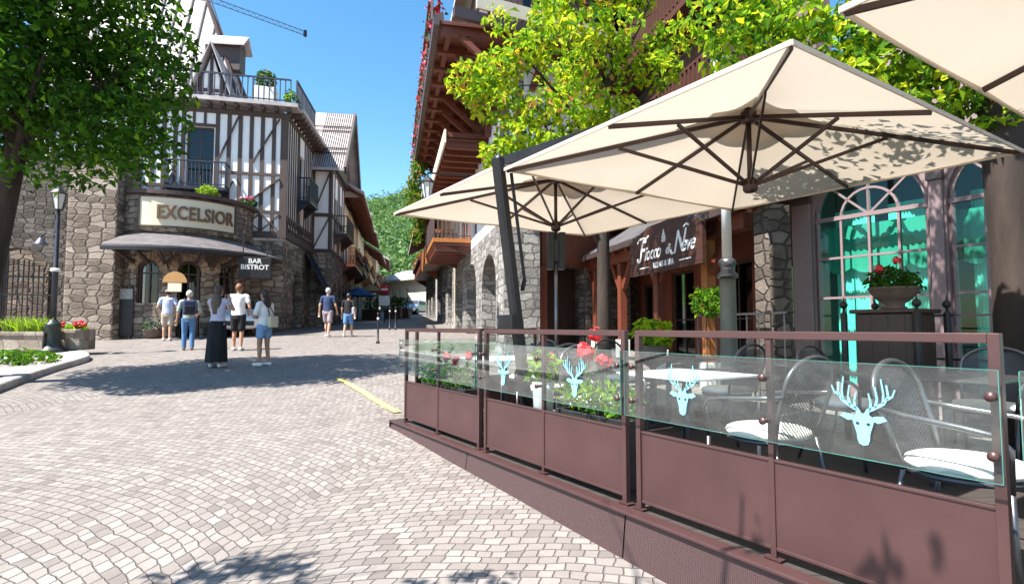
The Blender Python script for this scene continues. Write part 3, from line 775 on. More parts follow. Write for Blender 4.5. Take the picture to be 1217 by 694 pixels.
# ---------------- flower troughs and pots inside the fence
def long_trough(x0, x1, y, label, fl, seed, h=.46):
    F = FF.shift((x0+x1)/2, y); L = x1-x0
    t = thing('flower_trough', label, 'planter', F.o); mb = MB()
    mb.box(F, -L/2, L/2, -.11, -.085, .0, h); mb.box(F, -L/2, L/2, .085, .11, 0, h); mb.box(F, -L/2, -L/2+.025, -.085, .085, 0, h); mb.box(F, L/2-.025, L/2, -.085, .085, 0, h)
    mb.build('trough', MAT['table_dark'], t, bevel=.006); MB().box(F, -L/2+.025, L/2-.025, -.085, .085, .05, h-.04).build('soil', MAT['soil'], t)
    return F
F = long_trough(.30, 1.35, .30, 'dark flower trough behind the corner windbreak section', 1, 3)
plant_thing('geraniums', 'green geraniums with a few red blooms in the corner trough', 'plant', F(0, 0, .42), [(F(x, 0, .56), Vector((.18, .13, .10))) for x in (-.4, -.15, .1, .36)], 400, .07, [('leaf_green', 3), ('leaf_mid', 2)],
            [F(-.12, .02, .76), F(.18, -.03, .73), F(.42, 0, .78)], 'red', .05, 11)
F = long_trough(2.80, 3.55, .32, 'dark flower trough behind the middle windbreak section', 1, 4)
plant_thing('geraniums', 'pale leaved geraniums with four big red blooms in the middle trough', 'plant', F(0, 0, .42), [(F(x, 0, .57), Vector((.15, .12, .11))) for x in (-.26, .0, .24)], 260, .07, [('leaf_lime', 3), ('leaf_mid', 2)],
            [F(-.62, 0, .82), F(-.22, .03, .90), F(-.04, 0, 1.02), F(.10, -.04, .84), F(-.12, .0, .88)], 'red', .062, 12)
c = fe(2.60, .24); t = thing('white_pot', 'tall white flower pot with pale green plant behind the mullion', 'pot', c)
MB().lathe(c, [(.06, 0), (.085, .58), (.09, .64), (.078, .64), (.07, .56), (.01, .55)], 20).build('pot', MAT['whitepot'], t)
plant_thing('pot_plant', 'small pale green plant growing in the tall white pot', 'plant', c+Z*.58, [(c+Z*.74, Vector((.12, .1, .14)))], 150, .06, [('leaf_lime', 2), ('leaf_mid', 1)], seed=13)
c = at(776, 430, 6.6); c.z = DECK+.001; t = thing('plant_stand', 'dark pot on tall stand with bright green bush near the sign', 'pot', c)
MB().lathe(c, [(.16, 0), (.16, .03), (.04, .06), (.04, .6), (.14, .66), (.17, .86), (.15, .86), (.01, .84)], 18).build('pot', MAT['pot'], t)
plant_thing('green_bush', 'bright lime green bush on the tall stand below the hotel sign', 'plant', c+Z*.86, [(c+Z*1.0, Vector((.24, .22, .17)))], 380, .075, [('leaf_lime', 3), ('leaf_mid', 1)], seed=14)
# pedestal with urn
c = fe(3.72, 3.56); c.z = .458; F = Fr(c, FD); t = thing('pedestal_box', 'dark wooden pedestal with ball finials in front of the turquoise window', 'pedestal', c)
MB().box(F, -.24, .24, -.24, .24, 0, 1.20).build('box', MAT['wood_dark'], t, bevel=.01); MB().box(F, -.28, .28, -.28, .28, 1.201, 1.24).build('cap', MAT['wood_dark'], t, bevel=.01)
for a in (-1, 1):
    for b in (-1, 1):
        q = F(a*.31, b*.31, 0); mb = MB(); mb.lathe(q, [(.03, 0), (.03, 1.2), (.012, 1.22), (.012, 1.25)], 10); mb.ball(q+Z*1.285, .036, 10, 8); mb.lathe(q, [(.012, 1.31), (.001, 1.37)], 8); mb.build('finial', MAT['iron'], t)
u = c+Z*1.241; t = thing('urn', 'round stone bowl of geraniums standing on the dark pedestal', 'urn', u)
MB().lathe(u, [(.10, 0), (.11, .015), (.07, .04), (.14, .09), (.19, .15), (.205, .19), (.22, .20), (.205, .21), (.185, .20), (.02, .18)], 26).build('bowl', MAT['pot'], t)
plant_thing('urn_geranium', 'dark leaved geranium with red bloom growing in the round bowl', 'plant', u+Z*.18, [(u+Z*.27, Vector((.22, .21, .12))), (u+Vector((.15, .0, .22)), Vector((.12, .12, .10)))], 560, .055, [('leaf_green', 2), ('leaf_dark', 3)], [u+Vector((.0, -.06, .46)), u+Vector((-.19, -.08, .38))], 'red', .045, 15)
# ================= left row: the hotel with the round bay
K1 = Vector((-9.35, 23.0, 0))
EX = Fr(K1, (.97, .24))          # front face: x from -9 to 0, outside is -y
ES = Fr(K1, (-.13, .99))         # street face: x from 0 to 4.9
def window(F, xc, w, z0, z1, parent, frame='timber_dark', glass='win_glass', cols=2, rows=3, yy=.0, fw=.07, curtain=False):
    mb = MB()
    mb.box(F, xc-w/2, xc-w/2+fw, yy, yy+.08, z0, z1); mb.box(F, xc+w/2-fw, xc+w/2, yy, yy+.08, z0, z1)
    mb.box(F, xc-w/2+fw, xc+w/2-fw, yy, yy+.08, z0, z0+fw); mb.box(F, xc-w/2+fw, xc+w/2-fw, yy, yy+.08, z1-fw, z1)
    for i in range(1, cols): x = xc-w/2+w*i/cols; mb.box(F, x-.02, x+.02, yy+.01, yy+.06, z0+fw, z1-fw)
    for i in range(1, rows): z = z0+(z1-z0)*i/rows; mb.box(F, xc-w/2+fw, xc+w/2-fw, yy+.012, yy+.058, z-.015, z+.015)
    o = mb.build('window', MAT[frame], parent)
    MB().box(F, xc-w/2+fw, xc+w/2-fw, yy+.03, yy+.036, z0+fw, z1-fw).build('pane', MAT[glass], o)
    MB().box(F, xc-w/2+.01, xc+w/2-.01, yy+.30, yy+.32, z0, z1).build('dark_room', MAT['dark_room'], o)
    return o
def balcony(F, x0, x1, z, out, h, parent, mat='navy_iron', step=.11, slab=.12, slabm=None, brackets=True, y0=0, bw=.025):
    o = MB().box(F, x0, x1, y0-out, y0-.003, z-slab, z).build('balcony', MAT[slabm or mat], parent)
    r = MB()
    r.bar(F(x0, y0-out+.03, z+h), F(x1, y0-out+.03, z+h), .06, .05); r.bar(F(x0, y0-out+.03, z+.1), F(x1, y0-out+.03, z+.1), .035)
    for x in (x0+.03, x1-.03): r.bar(F(x, y0-out+.055, z+h), F(x, y0-.01, z+h), .05); r.bar(F(x, y0-out+.055, z+.1), F(x, y0-.01, z+.1), .03)
    k = max(2, round((x1-x0)/step))
    for i in range(k+1): x = x0+.03+(x1-x0-.06)*i/k; r.bar(F(x, y0-out+.03, z+.002), F(x, y0-out+.03, z+h-.03), bw)
    k = max(1, round(out/step))
    for x in (x0+.03, x1-.03):
        for i in range(1, k): r.bar(F(x, y0-out+.03+(out-.04)*i/k, z+.002), F(x, y0-out+.03+(out-.04)*i/k, z+h-.03), bw)
    r.build('railing', MAT[mat], o)
    if brackets:
        b = MB()
        for x in (x0+.15, x1-.15): b.prism([F(x-.05, y0-.004, z-slab-.002), F(x-.05, y0-out*.85, z-slab-.002), F(x-.05, y0-.004, z-slab-.5)], F.x*.1)
        b.build_each('bracket', MAT[mat], o)
    return o
hx = thing('corner_hotel', 'half timbered white hotel on stone ground floor with curved sign wall EXCELSIOR', 'hotel', EX(-4, 0, 1.3))
ZB, ZT = 5.25, 10.35
# stone ground floor
gf = MB(); gf.wall(EX, -3.1, 0, .6, ZB-.22, [arch(-1.95, 1.15, 1.3, 3.2), ], .45)
gf.build('stone_wall', MAT['stone_brown'], hx); gf = MB(); gf.wall(ES, .45, 4.85, .6, ZB-.22, [arch(2.3, 1.6, 1.4, 3.2)], .45)
gf.build('stone_wall', MAT['stone_brown'], hx); gf = MB(); gf.wall(EX, -9.5, -8.2, .6, ZB+1.2, [], .5)
gf.build('stone_wall', MAT['stone_brown'], hx)
MB().box(EX, -2.7, -1.2, .46, .5, 1, 4).build('door', MAT['timber_dark'], hx)
MB().box(ES, 1.4, 3.2, .46, .5, 1, 4.1).build('door', MAT['timber_dark'], hx)
# plaster storeys with real window openings
up = MB()
fh = [rect(-3.75, -2.75, 7.0, 9.55), rect(-3.75, -2.85, 5.75, 6.5), rect(-6.6, -5.7, 7.3, 9.3)]
up.wall(EX, -9.5, 0, ZB, ZT, fh, .3)
sh_ = [rect(2.15, 3.05, 7.2, 9.3), rect(2.0, 2.95, 5.7, 6.75)]
up.wall(ES, .3, 4.85, ZB, ZT, sh_, .3)
up.build('plaster_wall', MAT['plaster'], hx)
window(EX, -3.25, 1.0, 7.0, 9.55, hx, yy=.12, cols=2, rows=4); window(EX, -3.3, .9, 5.75, 6.5, hx, yy=.12, rows=2); window(EX, -6.15, .9, 7.3, 9.3, hx, yy=.12)
window(ES, 2.6, .9, 7.2, 9.3, hx, yy=.12); window(ES, 2.475, .95, 5.7, 6.75, hx, yy=.12, rows=2)
# timber framing
tb = MB(); T = .15
def post(F, x, z0, z1, w=T): tb.box(F, x-w/2, x+w/2, -.035, .01, z0, z1)
def beam(F, x0, x1, z, h=.2, p=.05): tb.box(F, x0, x1, -p, .012, z-h/2, z+h/2)
beam(EX, -9.5, .06, ZB+.02, .26, .10); beam(EX, -9.5, .05, ZT-.1, .22, .06); beam(EX, -9.5, 0, 6.85, .16, .045) if False else None
x = -9.3
for i, x in enumerate([-9.2, -8.75, -8.3, -7.85, -7.4, -6.95, -5.35, -4.95, -4.55, -4.15, -3.87, -2.63, -2.2, -1.78, -1.36, -.94, -.5]):
    post(EX, x, ZB+.15, ZT-.2)
for x in (-6.5, -6.0): post(EX, x, ZB+.15, 7.28)
for x in (-3.5, -3.1): post(EX, x, 6.52, 6.98, .1); post(EX, x, 9.57, ZT-.2, .1)
beam(EX, -3.87, -2.63, 6.93, .1, .04); beam(EX, -3.87, -2.63, 9.62, .12, .04)
tb.box(EX, -.24, .045, -.045, .02, ZB+.15, ZT-.2)
tb.bar(EX(-1.9, -.022, ZB+.9), EX(-.25, -.022, 7.6), .05, .17, 0, EX.y)
beam(EX, -2.6, -.25, ZB+.95, .13, .037)
for xa, za, xb, zb_ in ((-7.35, 5.5, -6.6, 7.3), (-5.3, 5.5, -4.2, 7.6), (-2.55, 8.3, -1.85, 10.1), (-1.3, 8.2, -.3, 10.1), (-2.55, 6.3, -2.0, 7.4), (-9.1, 6.0, -7.9, 8.6)): tb.bar(EX(xa, -.020, za), EX(xb, -.020, zb_), .05, .13, 0, EX.y)
beam(EX, -2.6, -.2, 7.75, .12, .039); beam(EX, -7.4, -3.9, 7.1, .12, .039)
for x0, x1 in ((-1.78, -.94), (-.94, -.2)):
    tb.bar(EX(x0, -.02, ZB+.16), EX(x1, -.02, ZB+.88), .04, .10, 0, EX.y); tb.bar(EX(x0, -.022, ZB+.88), EX(x1, -.022, ZB+.16), .04, .10, 0, EX.y)
beam(ES, .0, 4.88, ZB+.02, .26, .10); beam(ES, .0, 4.85, ZT-.1, .2, .06); beam(ES, .02, 4.85, 6.35-.3, .12, .04)
for x in [.06, .4, .75, 1.1, 1.45, 1.8, 2.06, 3.14, 3.5, 3.85, 4.2, 4.6]: post(ES, x, 6.1, ZT-.2, .12)
for i in range(11):
    x = .1+i*.42
    tb.bar(ES(x, -.02, ZB+.15), ES(x+.42, -.02, 6.0), .035, .07, 0, ES.y); tb.bar(ES(x+.42, -.024, ZB+.15), ES(x, -.024, 6.0), .035, .07, 0, ES.y)
tb.build('timber_frame', MAT['timber'], hx)
balcony(EX, -4.35, -2.15, 7.0, .55, 1.0, hx, step=.14); balcony(ES, 1.75, 3.45, 7.15, .6, 1.0, hx, step=.14)
# terrace slab, its projecting joists and rail
sl = MB(); sl.box(EX, -9.7, .45, -.5, .15, ZT+.16, ZT+.32); sl.box(ES, .18, 5.2, -.62, .14, ZT+.16, ZT+.318); sl.box(EX, -9.7, -.2, .15, 6, ZT+.18, ZT+.3)
sl.build('terrace_slab', MAT['roof'], hx)
bk = MB()
for i in range(20): x = -9.4+i*.5; bk.box(EX, x-.07, x+.07, -.42, -.062, ZT-.02, ZT+.158)
for i in range(10): x = .35+i*.5; bk.box(ES, x-.07, x+.07, -.52, -.062, ZT-.06, ZT+.158)
bk.build_each('joist_end', MAT['timber'], hx)
rl = MB(); zt = ZT+.32
for F, a, b, yy in ((EX, -6.2, .15, -.35), (ES, -.3, 3.2, -.42)):
    rl.bar(F(a, yy, zt+1.0), F(b, yy, zt+1.0), .06, .06); rl.bar(F(a, yy, zt+.12), F(b, yy, zt+.12), .04)
    k = int((b-a)/.2)
    for i in range(k+1): x = a+(b-a)*i/k; rl.bar(F(x, yy, zt), F(x, yy, zt+1.0), .035 if i % 4 else .06)
rl.build('terrace_railing', MAT['navy_iron'], hx)
# steep hip roof
x0, x1, y0, y1, zb, zr = -10.5, -2.0, 1.4, 7.4, ZT+.35, 17.2
rx1 = -4.4; ym = (y0+y1)/2
rf = MB()
for fs in ([EX(x0, y0, zb), EX(x1, y0, zb), EX(rx1, ym, zr), EX(x0, ym, zr)], [EX(x1, y0, zb), EX(x1, y1, zb), EX(rx1, ym, zr)], [EX(x1, y1, zb), EX(x0, y1, zb), EX(x0, ym, zr), EX(rx1, ym, zr)]): rf.face(fs)
rf.face([EX(x0, y0, zb), EX(x0, ym, zr), EX(x0, y1, zb)])
rfo = rf.build('roof', MAT['roof'], hx)
rb = MB()
for i in range(15):
    x = x0+.3+i*.58; t_ = min(1, max(.02, (x1-x)/(x1-rx1))) if x > rx1 else 1
    rb.bar(EX(x, y0-.03, zb+.03), EX(min(x, x) if x < rx1 else x, y0+(ym-y0)*t_-.03, zb+(zr-zb)*t_+.03), .06, .05)
for i in range(9):
    f = i/9; rb.bar(EX(x1+.03-0*f, y0+.3+f*5.2, zb+.03), EX(x1+.03-(x1-rx1)*min(f*2, 2-2*f, 1), y0+.3+f*5.2, zb+(zr-zb)*min(f*2+.08, 2.0-2*f)), .06, .05)
rb.bar(EX(x1, y0, zb+.05), EX(rx1, ym, zr+.05), .14, .08); rb.bar(EX(x1, y1, zb+.05), EX(rx1, ym, zr+.05), .14, .08); rb.bar(EX(x0, ym, zr+.05), EX(rx1, ym, zr+.05), .14, .1)
rb.build('roof_battens', MAT['timber'], rfo)
# front gablet with its own roof, timbered
gx0, gx1, ga = -4.1, -2.3, zb+2.6
gm = (gx0+gx1)/2
MB().prism([EX(gx0+.2, y0-.35, zb), EX(gx1-.2, y0-.35, zb), EX(gm, y0-.35, ga-.2)], EX.y*.2).build('gable_wall', MAT['plaster'], hx)
gb = MB()
for x in (gm-.4, gm, gm+.4): gb.box(EX, x-.06, x+.06, y0-.39, y0-.352, zb, zb+(2.3-abs(x-gm)*2.4))
gb.box(EX, gx0+.3, gx1-.3, y0-.395, y0-.352, zb+.7, zb+.84); gb.build('gable_timber', MAT['timber_dark'], hx)
gr = MB()
for sx, e in ((-1, gx0-.15), (1, gx1+.15)):
    a, b = EX(gm, y0-.7, ga+.1), EX(e, y0-.7, zb-.15); c, d = EX(e, y0+1.8, zb-.15), EX(gm, y0+1.8, ga+.1)
    gr.prism([a, b, c, d], Z*.12)
gr.build('gable_roof', MAT['roof'], hx)
# side dormer
DF = Fr(EX(-2.75, 3.1, 13.2), ES.x)
dm = MB(); dm.box(DF, -.38, .38, -.3, 1.2, 0, 1.1); d_ = dm.build('dormer', MAT['timber_dark'], hx)
dr = MB()
for s in (-1, 1): dr.prism([DF(0, -.55, 1.65), DF(s*.6, -.55, 1.05), DF(s*.6, 1.3, 1.05), DF(0, 1.3, 1.65)], Z*.08)
dr.build('dormer_roof', MAT['roof'], d_)
MB().prism([DF(-.36, -.32, 1.1), DF(.36, -.32, 1.1), DF(0, -.32, 1.56)], DF.y*.1).build('dormer_gable', MAT['timber_dark'], d_)
# rear part so the block has depth
MB().box(EX, -9.5, -.3, 4.95, 7.5, .6, ZT+.17).build('rear_wall', MAT['plaster'], hx)
bx = MB(); bx.box(EX, -1.3, -.45, -.1, .5, zt+.001, zt+.75); planter = thing('roof_planter', 'white box planter on the corner of the hotel roof terrace', 'planter', EX(-.9, .2, zt)); bx.build('box', MAT['white'], planter, bevel=.02)
plant_thing('round_shrub', 'clipped round shrub in the white box on the roof terrace', 'shrub', EX(-.9, .2, zt+.75), [(EX(-.9, .2, zt+1.12), Vector((.4, .35, .42)))], 700, .11, [('leaf_dark', 2), ('leaf_green', 2), ('leaf_orange', .5)], seed=21)
plant_thing('trailing_plant', 'low trailing green plant at the outer corner of the roof terrace', 'plant', EX(.2, -.25, zt), [(EX(.15, -.2, zt+.3), Vector((.3, .3, .3)))], 300, .1, [('leaf_green', 2), ('leaf_lime', 1)], seed=22)

# round bay: wall of facets with arched openings, sign parapet, awning ring
BC = EX(-3.9, .0, 0); BR = 2.65; NF = 9
def bay(R_, a, z): return Vector((BC.x+R_*math.sin(a)*EX.x.x-R_*math.cos(a)*EX.y.x, BC.y+R_*math.sin(a)*EX.x.y-R_*math.cos(a)*EX.y.y, z))
bw_ = MB(); A0, A1 = R(-88), R(88); segs = [(-88, -52, ''), (-52, -30, ''), (-30, -13, ''), (-13, 7, 'w'), (7, 14.5, ''), (14.5, 35.5, 'd'), (35.5, 45, ''), (45, 68, 'd'), (68, 88, '')]; bays = []
for d0, d1, kd in segs:
    a, a2 = R(d0), R(d1); p, q = bay(BR, a, 0), bay(BR, a2, 0); F = Fr(Vector((p.x, p.y, 0)), (q-p)); L = (q-p).length
    hole = [] if not kd else [arch(L/2, L*.78, 2.35 if kd == 'w' else .9, 3.5)]
    bw_.wall(F, 0, L, .6, 4.95, hole, .4)
    bays.append((F, L, kd)); a = a2
bw_.build('bay_wall', MAT['stone_brown'], hx)
MAT['arch_stone'] = rubble('warm_arch_stone', [(.3, .2, .13), (.42, .3, .2), (.5, .38, .27)], 3, 3, (.2, .16, .12), .02)
for F, L, kd in bays:
    if not kd: continue
    vs = MB(); fr = MB(); gl = MB(); dk = MB()
    r = L*.39; zb_ = 2.35 if kd == 'w' else .9
    for i in range(9):     # voussoirs
        t0, t1 = math.pi*i/9+.03, math.pi*(i+1)/9-.03
        vs.prism([F(L/2+rr*math.cos(t), -.035, 3.5+rr*math.sin(t)) for rr, t in ((r+.01, t0), (r+.26, t0), (r+.26, t1), (r+.01, t1))], F.y*.07)
    pts = [F(L/2-r+.05, .2, zb_)]+[F(L/2+(r-.05)*math.cos(t), .2, 3.5+(r-.05)*math.sin(t)) for t in [math.pi-math.pi*i/10 for i in range(11)]]+[F(L/2+r-.05, .2, zb_)]
    for i in range(len(pts)-1): fr.bar(pts[i], pts[i+1], .10, .1)
    fr.bar(F(L/2, .2, zb_), F(L/2, .2, 3.5+r-.05), .05); fr.bar(F(L/2-r, .2, 3.4), F(L/2+r, .2, 3.4), .05)
    gl.box(F, L/2-r, L/2+r, .22, .226, zb_, 3.5+r); dk.box(F, L/2-r-.05, L/2+r+.05, .8, .82, .9, 4.2)
    vs.build('arch_stones', MAT['arch_stone'], hx)
    f_ = fr.build('arched_window', MAT['timber_dark'], hx); gl.build('pane', MAT['win_glass'], f_); dk.build('dark_room', MAT['dark_room'], f_)
# parapet band + sign board
pb = MB(); sg = MB(); cp_ = MB(); N = 40
def ring(mb, r0, r1, z0, z1, a0, a1, n):
    for i in range(n):
        t0, t1 = a0+(a1-a0)*i/n, a0+(a1-a0)*(i+1)/n
        o = [bay(r, t, z) for t in (t0, t1) for r, z in ((r0, z0), (r1, z0), (r1, z1), (r0, z1))]
        mb.add(o, [(0, 4, 5, 1), (1, 5, 6, 2), (2, 6, 7, 3), (3, 7, 4, 0)])
    for t in (a0, a1): mb.face([bay(r0, t, z0), bay(r1, t, z0), bay(r1, t, z1), bay(r0, t, z1)])
ring(pb, BR-.35, BR+.06, 4.85, 6.15, R(-90), R(90), N); pb.build('parapet', MAT['stone_brown'], hx)
ring(sg, BR+.062, BR+.14, 5.0, 6.08, R(-9), R(57), 30); sgo = sg.build('sign_board', MAT['cream'], hx)
ring(cp_, BR-.42, BR+.2, 6.151, 6.30, R(-90), R(90), N); cp_.build('parapet_cap', MAT['timber'], hx)
lt = MB()
def on_bay(x, y, z, off=0): return bay(BR+.142+z, R(28.5)+(x*.74+off)/(BR+.14), 5.30+y)
lt.text('EXCELSIOR', lambda x, y, z: on_bay(x, y, z+.03), .66, 0, .014, 0, .03, 'CENTER', 1.04)
lt.build('sign_letters', MAT['gold'], sgo)
sf = MB()
for t in (R(-9), R(57)): sf.bar(bay(BR+.15, t, 5.0), bay(BR+.15, t, 6.08), .05)
for z in (5.02, 6.06):
    for i in range(30): sf.bar(bay(BR+.15, R(-9)+R(66)*i/30, z), bay(BR+.15, R(-9)+R(66)*(i+1)/30, z), .04)
sf.build('sign_border', MAT['timber'], sgo)
aw = MB(); n = 36; a0, a1 = R(-17), R(84)
for i in range(n):
    t0, t1 = a0+(a1-a0)*i/n, a0+(a1-a0)*(i+1)/n
    q = [bay(BR+.05, t0, 4.78), bay(BR+.05, t1, 4.78), bay(BR+1.25, t1, 4.22), bay(BR+1.25, t0, 4.22)]
    aw.add(q+[p-Z*.07 for p in q], [(0, 1, 2, 3), (7, 6, 5, 4), (2, 6, 7, 3), (0, 3, 7, 4), (1, 5, 6, 2)])
awo = aw.build('porch_roof', plain('porch_slate', (.12, .108, .11), .5, var=.25, scale=4, bump=.3, bscale=18), hx)
ag = MB(); ring(ag, BR+1.2, BR+1.29, 4.03, 4.145, a0, a1, n); ag.build('porch_gutter', MAT['iron'], awo)
ab = MB()
for i in range(10): t0 = a0+.08+(a1-a0-.16)*i/9; ab.bar(bay(BR+.02, t0, 3.75), bay(BR+1.15, t0, 4.1), .09, .12); ab.bar(bay(BR+.05, t0, 4.62), bay(BR+1.15, t0, 4.1), .1, .12)
ab.build_each('porch_rafter', MAT['timber_dark'], awo)
# potted green on the parapet, flower box
c = bay(BR-.1, R(36), 6.3); plant_thing('parapet_plant', 'bright green plant on the curved parapet above the sign letters', 'plant', c, [(c+Z*.18, Vector((.32, .25, .2)))], 260, .1, [('leaf_lime', 2), ('grass', 1)], seed=23)
c = bay(BR-.05, R(80), 6.3); plant_thing('parapet_flowers', 'purple red flowers at the right end of the curved parapet', 'flowers', c, [(c+Z*.15, Vector((.35, .3, .18)))], 240, .1, [('leaf_dark', 2), ('leaf_green', 1)], [c+Vector((dx, -.1, .3)) for dx in (-.2, 0, .2)], 'pink', .1, 24)
# stone pier and gateway wall at the left
pr = thing('stone_pier', 'tall rough stone pier at the left of the round bay', 'pier', at(103, 396, 18.8))
o = at(103, 396, 18.8); PF = Fr((o.x, o.y, 0), (.99, .12)); MB().box(PF, -.78, .78, 0, 1.5, .6, 7.3).build('pier', MAT['stone_brown'], pr, bevel=.05)
MB().box(PF, -.86, .86, -.08, 1.58, 7.302, 7.5).build('cap', MAT['kerb'], pr)
GF = Fr(PF(-.9, .35, 0), (.97, .3)); gw = thing('gateway_wall', 'dark stone gateway wall with wide arch behind the lamp post', 'wall', GF(-3, 0, 1.2))
MB().wall(GF, -8, .04, .5, 7.2, [arch(-1.45, 2.1, .9, 3.1)], .5).build('wall', MAT['stone_dark'], gw)
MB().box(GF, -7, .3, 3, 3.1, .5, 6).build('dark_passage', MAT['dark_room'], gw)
g = thing('iron_gate', 'black iron gate of upright bars in the dark arch', 'gate', GF(-1.45, .2, 1.2)); mb = MB()
for i in range(15): x = -2.45+2.0*i/14; mb.bar(GF(x, .2, 1.2), GF(x, .2, 3.3+.5*math.sin(math.pi*i/14)), .03)
for z in (1.4, 2.6, 3.2): mb.bar(GF(-2.5, .2, z), GF(-.4, .2, z), .05)
mb.build('bars', MAT['iron'], g)
# boards on the bay wall
def disc_sign(name, label, F, xc, zc, w, h, mat, board=None, half=False):
    t = thing(name, label, 'sign', F(xc, -.1, zc)); mb = MB()
    if half: pts = [(xc-w/2, zc)]+[(xc-w/2*math.cos(math.pi*i/14), zc+h*math.sin(math.pi*i/14)) for i in range(1, 14)]+[(xc+w/2, zc)]
    else: pts = [(xc+w/2*math.cos(2*math.pi*i/20), zc+h/2*math.sin(2*math.pi*i/20)) for i in range(20)]
    mb.prism([F(a, -.12, b) for a, b in pts], F.y*.06); mb.build('board', MAT[mat], t)
    return t
q = at(209, 336, 18.6); SF = Fr((q.x, q.y, 0), EX.x)
MAT['orange_board'] = wood('orange_board', (.50, .27, .10), .15, .5, 'x')
t = disc_sign('round_sign', 'orange wooden sign with rounded top between the arched window and the door', SF, 0, q.z, .72, .36, 'orange_board', half=True)
MB().box(SF, -.2, .2, -.118, -.06, q.z-.3, q.z-.02).build('lower_board', MAT['cream'], t); MB().bar(SF(0, -.03, q.z+.3), SF(0, .5, q.z+.3), .05).build('bracket', MAT['iron'], t)
MB().bar(SF(0, -.055, q.z), SF(0, .35, q.z), .05, .3).build('wall_plate', MAT['iron'], t)
q = at(146, 329, 19.6); SF = Fr((q.x, q.y, 0), EX.x)
t = disc_sign('arched_sign', 'black arched sign with pale border left of the arched window', SF, 0, q.z, .9, .38, 'iron', half=True)
mb = MB()
for i in range(14):
    t0, t1 = math.pi*i/14, math.pi*(i+1)/14; mb.bar(SF(-.42*math.cos(t0), -.125, q.z+.02+.33*math.sin(t0)), SF(-.42*math.cos(t1), -.125, q.z+.02+.33*math.sin(t1)), .02, .02)
mb.bar(SF(-.42, -.125, q.z+.02), SF(.42, -.125, q.z+.02), .02); mb.build('border', MAT['white'], t)
MB().box(SF, -.36, .36, -.05, .5, q.z-1.9, q.z-.05).build('board_post', MAT['iron'], t)
q = at(145, 352, 19.3); SF = Fr((q.x, q.y, 0), EX.x); q2 = ground_at(145, 396); t = thing('menu_stand', 'black menu stand with pale sheet below the arched sign', 'menu stand', Vector((q.x, q.y, gz(q.x, q.y))))
mb = MB(); zg = gz(q.x, q.y); mb.bar(SF(-.3, 0, zg), SF(-.3, 0, q.z+.35), .05); mb.bar(SF(.3, 0, zg), SF(.3, 0, q.z+.35), .05); mb.box(SF, -.36, .36, -.03, .02, zg+.12, q.z-.12); mb.build('stand', MAT['iron'], t)
MB().box(SF, -.33, .33, -.04, .0, q.z-.1, q.z+.25).build('menu_sheet', plain('menu_print', (.30, .31, .30), .5, var=.5, scale=30), t)
# the black bistro sign hung from the awning
q = at(303, 317, 20.3); SF = Fr((q.x, q.y, 0), (.95, .3)); t = thing('bistro_sign', 'black hanging sign reading BAR BISTROT under the porch roof', 'sign', q)
mb = MB(); mb.box(SF, -.55, .55, -.04, .04, q.z-.42, q.z+.34); so_ = mb.build('board', MAT['iron'], t, bevel=.02)
mb = MB()
for s, dz, sz in (('BAR', .12, .24), ('BISTROT', -.10, .24)): mb.text(s, lambda x, y, z, dz=dz: SF(x, -.042-z, q.z+dz+y), sz, 0, .006, 0, .006)
mb.build('letters', MAT['white'], so_)
mb = MB(); mb.bar(SF(-.4, 0, q.z+.34), SF(-.4, 0, q.z+1.1), .03); mb.bar(SF(.4, 0, q.z+.34), SF(.4, 0, q.z+1.1), .03); mb.build('hanger', MAT['iron'], t)

# ================= second half timbered house
K2 = Vector((-9.05, 28.0, 0)); F2 = Fr(K2, (.99, .14)); S2 = Fr(K2, (-.16, .987))
h2 = thing('timbered_house', 'narrow half timbered house with steep pale roof next to the corner hotel', 'house', F2(-1, 0, 1.3))
zb2, zt2 = 5.2, 9.5
mb = MB(); mb.wall(F2, -4, 0, .7, zb2, [], .4); mb.wall(S2, .4, 4.4, .7, zb2, [arch(1.5, 1.3, 1.2, 3.2), arch(3.3, 1.2, 1.2, 3.2)], .4); mb.build('stone_wall', MAT['stone_brown'], h2)
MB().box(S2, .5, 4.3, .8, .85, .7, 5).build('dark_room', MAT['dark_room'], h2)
mb = MB(); mb.wall(F2, -4, 0, zb2, zt2, [], .3); mb.wall(S2, .3, 4.4, zb2, zt2, [rect(.9, 1.9, 6.4, 8.2), rect(2.6, 3.5, 6.4, 8.2)], .3); mb.build('plaster_wall', MAT['plaster'], h2)
window(S2, 1.4, 1.0, 6.4, 8.2, h2, yy=.1); window(S2, 3.05, .9, 6.4, 8.2, h2, yy=.1)
tb = MB()
for z in (zb2+.1, 7.1, zt2-.1): beam(F2, -2, .04, z, .18); beam(S2, 0, 4.4, z, .18)
for x in (-.9, -.08): post(F2, x, zb2, zt2)
for x in (.08, .8, 2.0, 2.5, 3.6, 4.3): post(S2, x, zb2, zt2, .14)
tb.bar(F2(-.85, -.02, 7.2), F2(-.1, -.02, 9.3), .05, .14, 0, F2.y); tb.bar(F2(-.85, -.02, zb2+.2), F2(-.1, -.02, 7.0), .05, .14, 0, F2.y)
tb.build('timber_frame', MAT['timber'], h2)
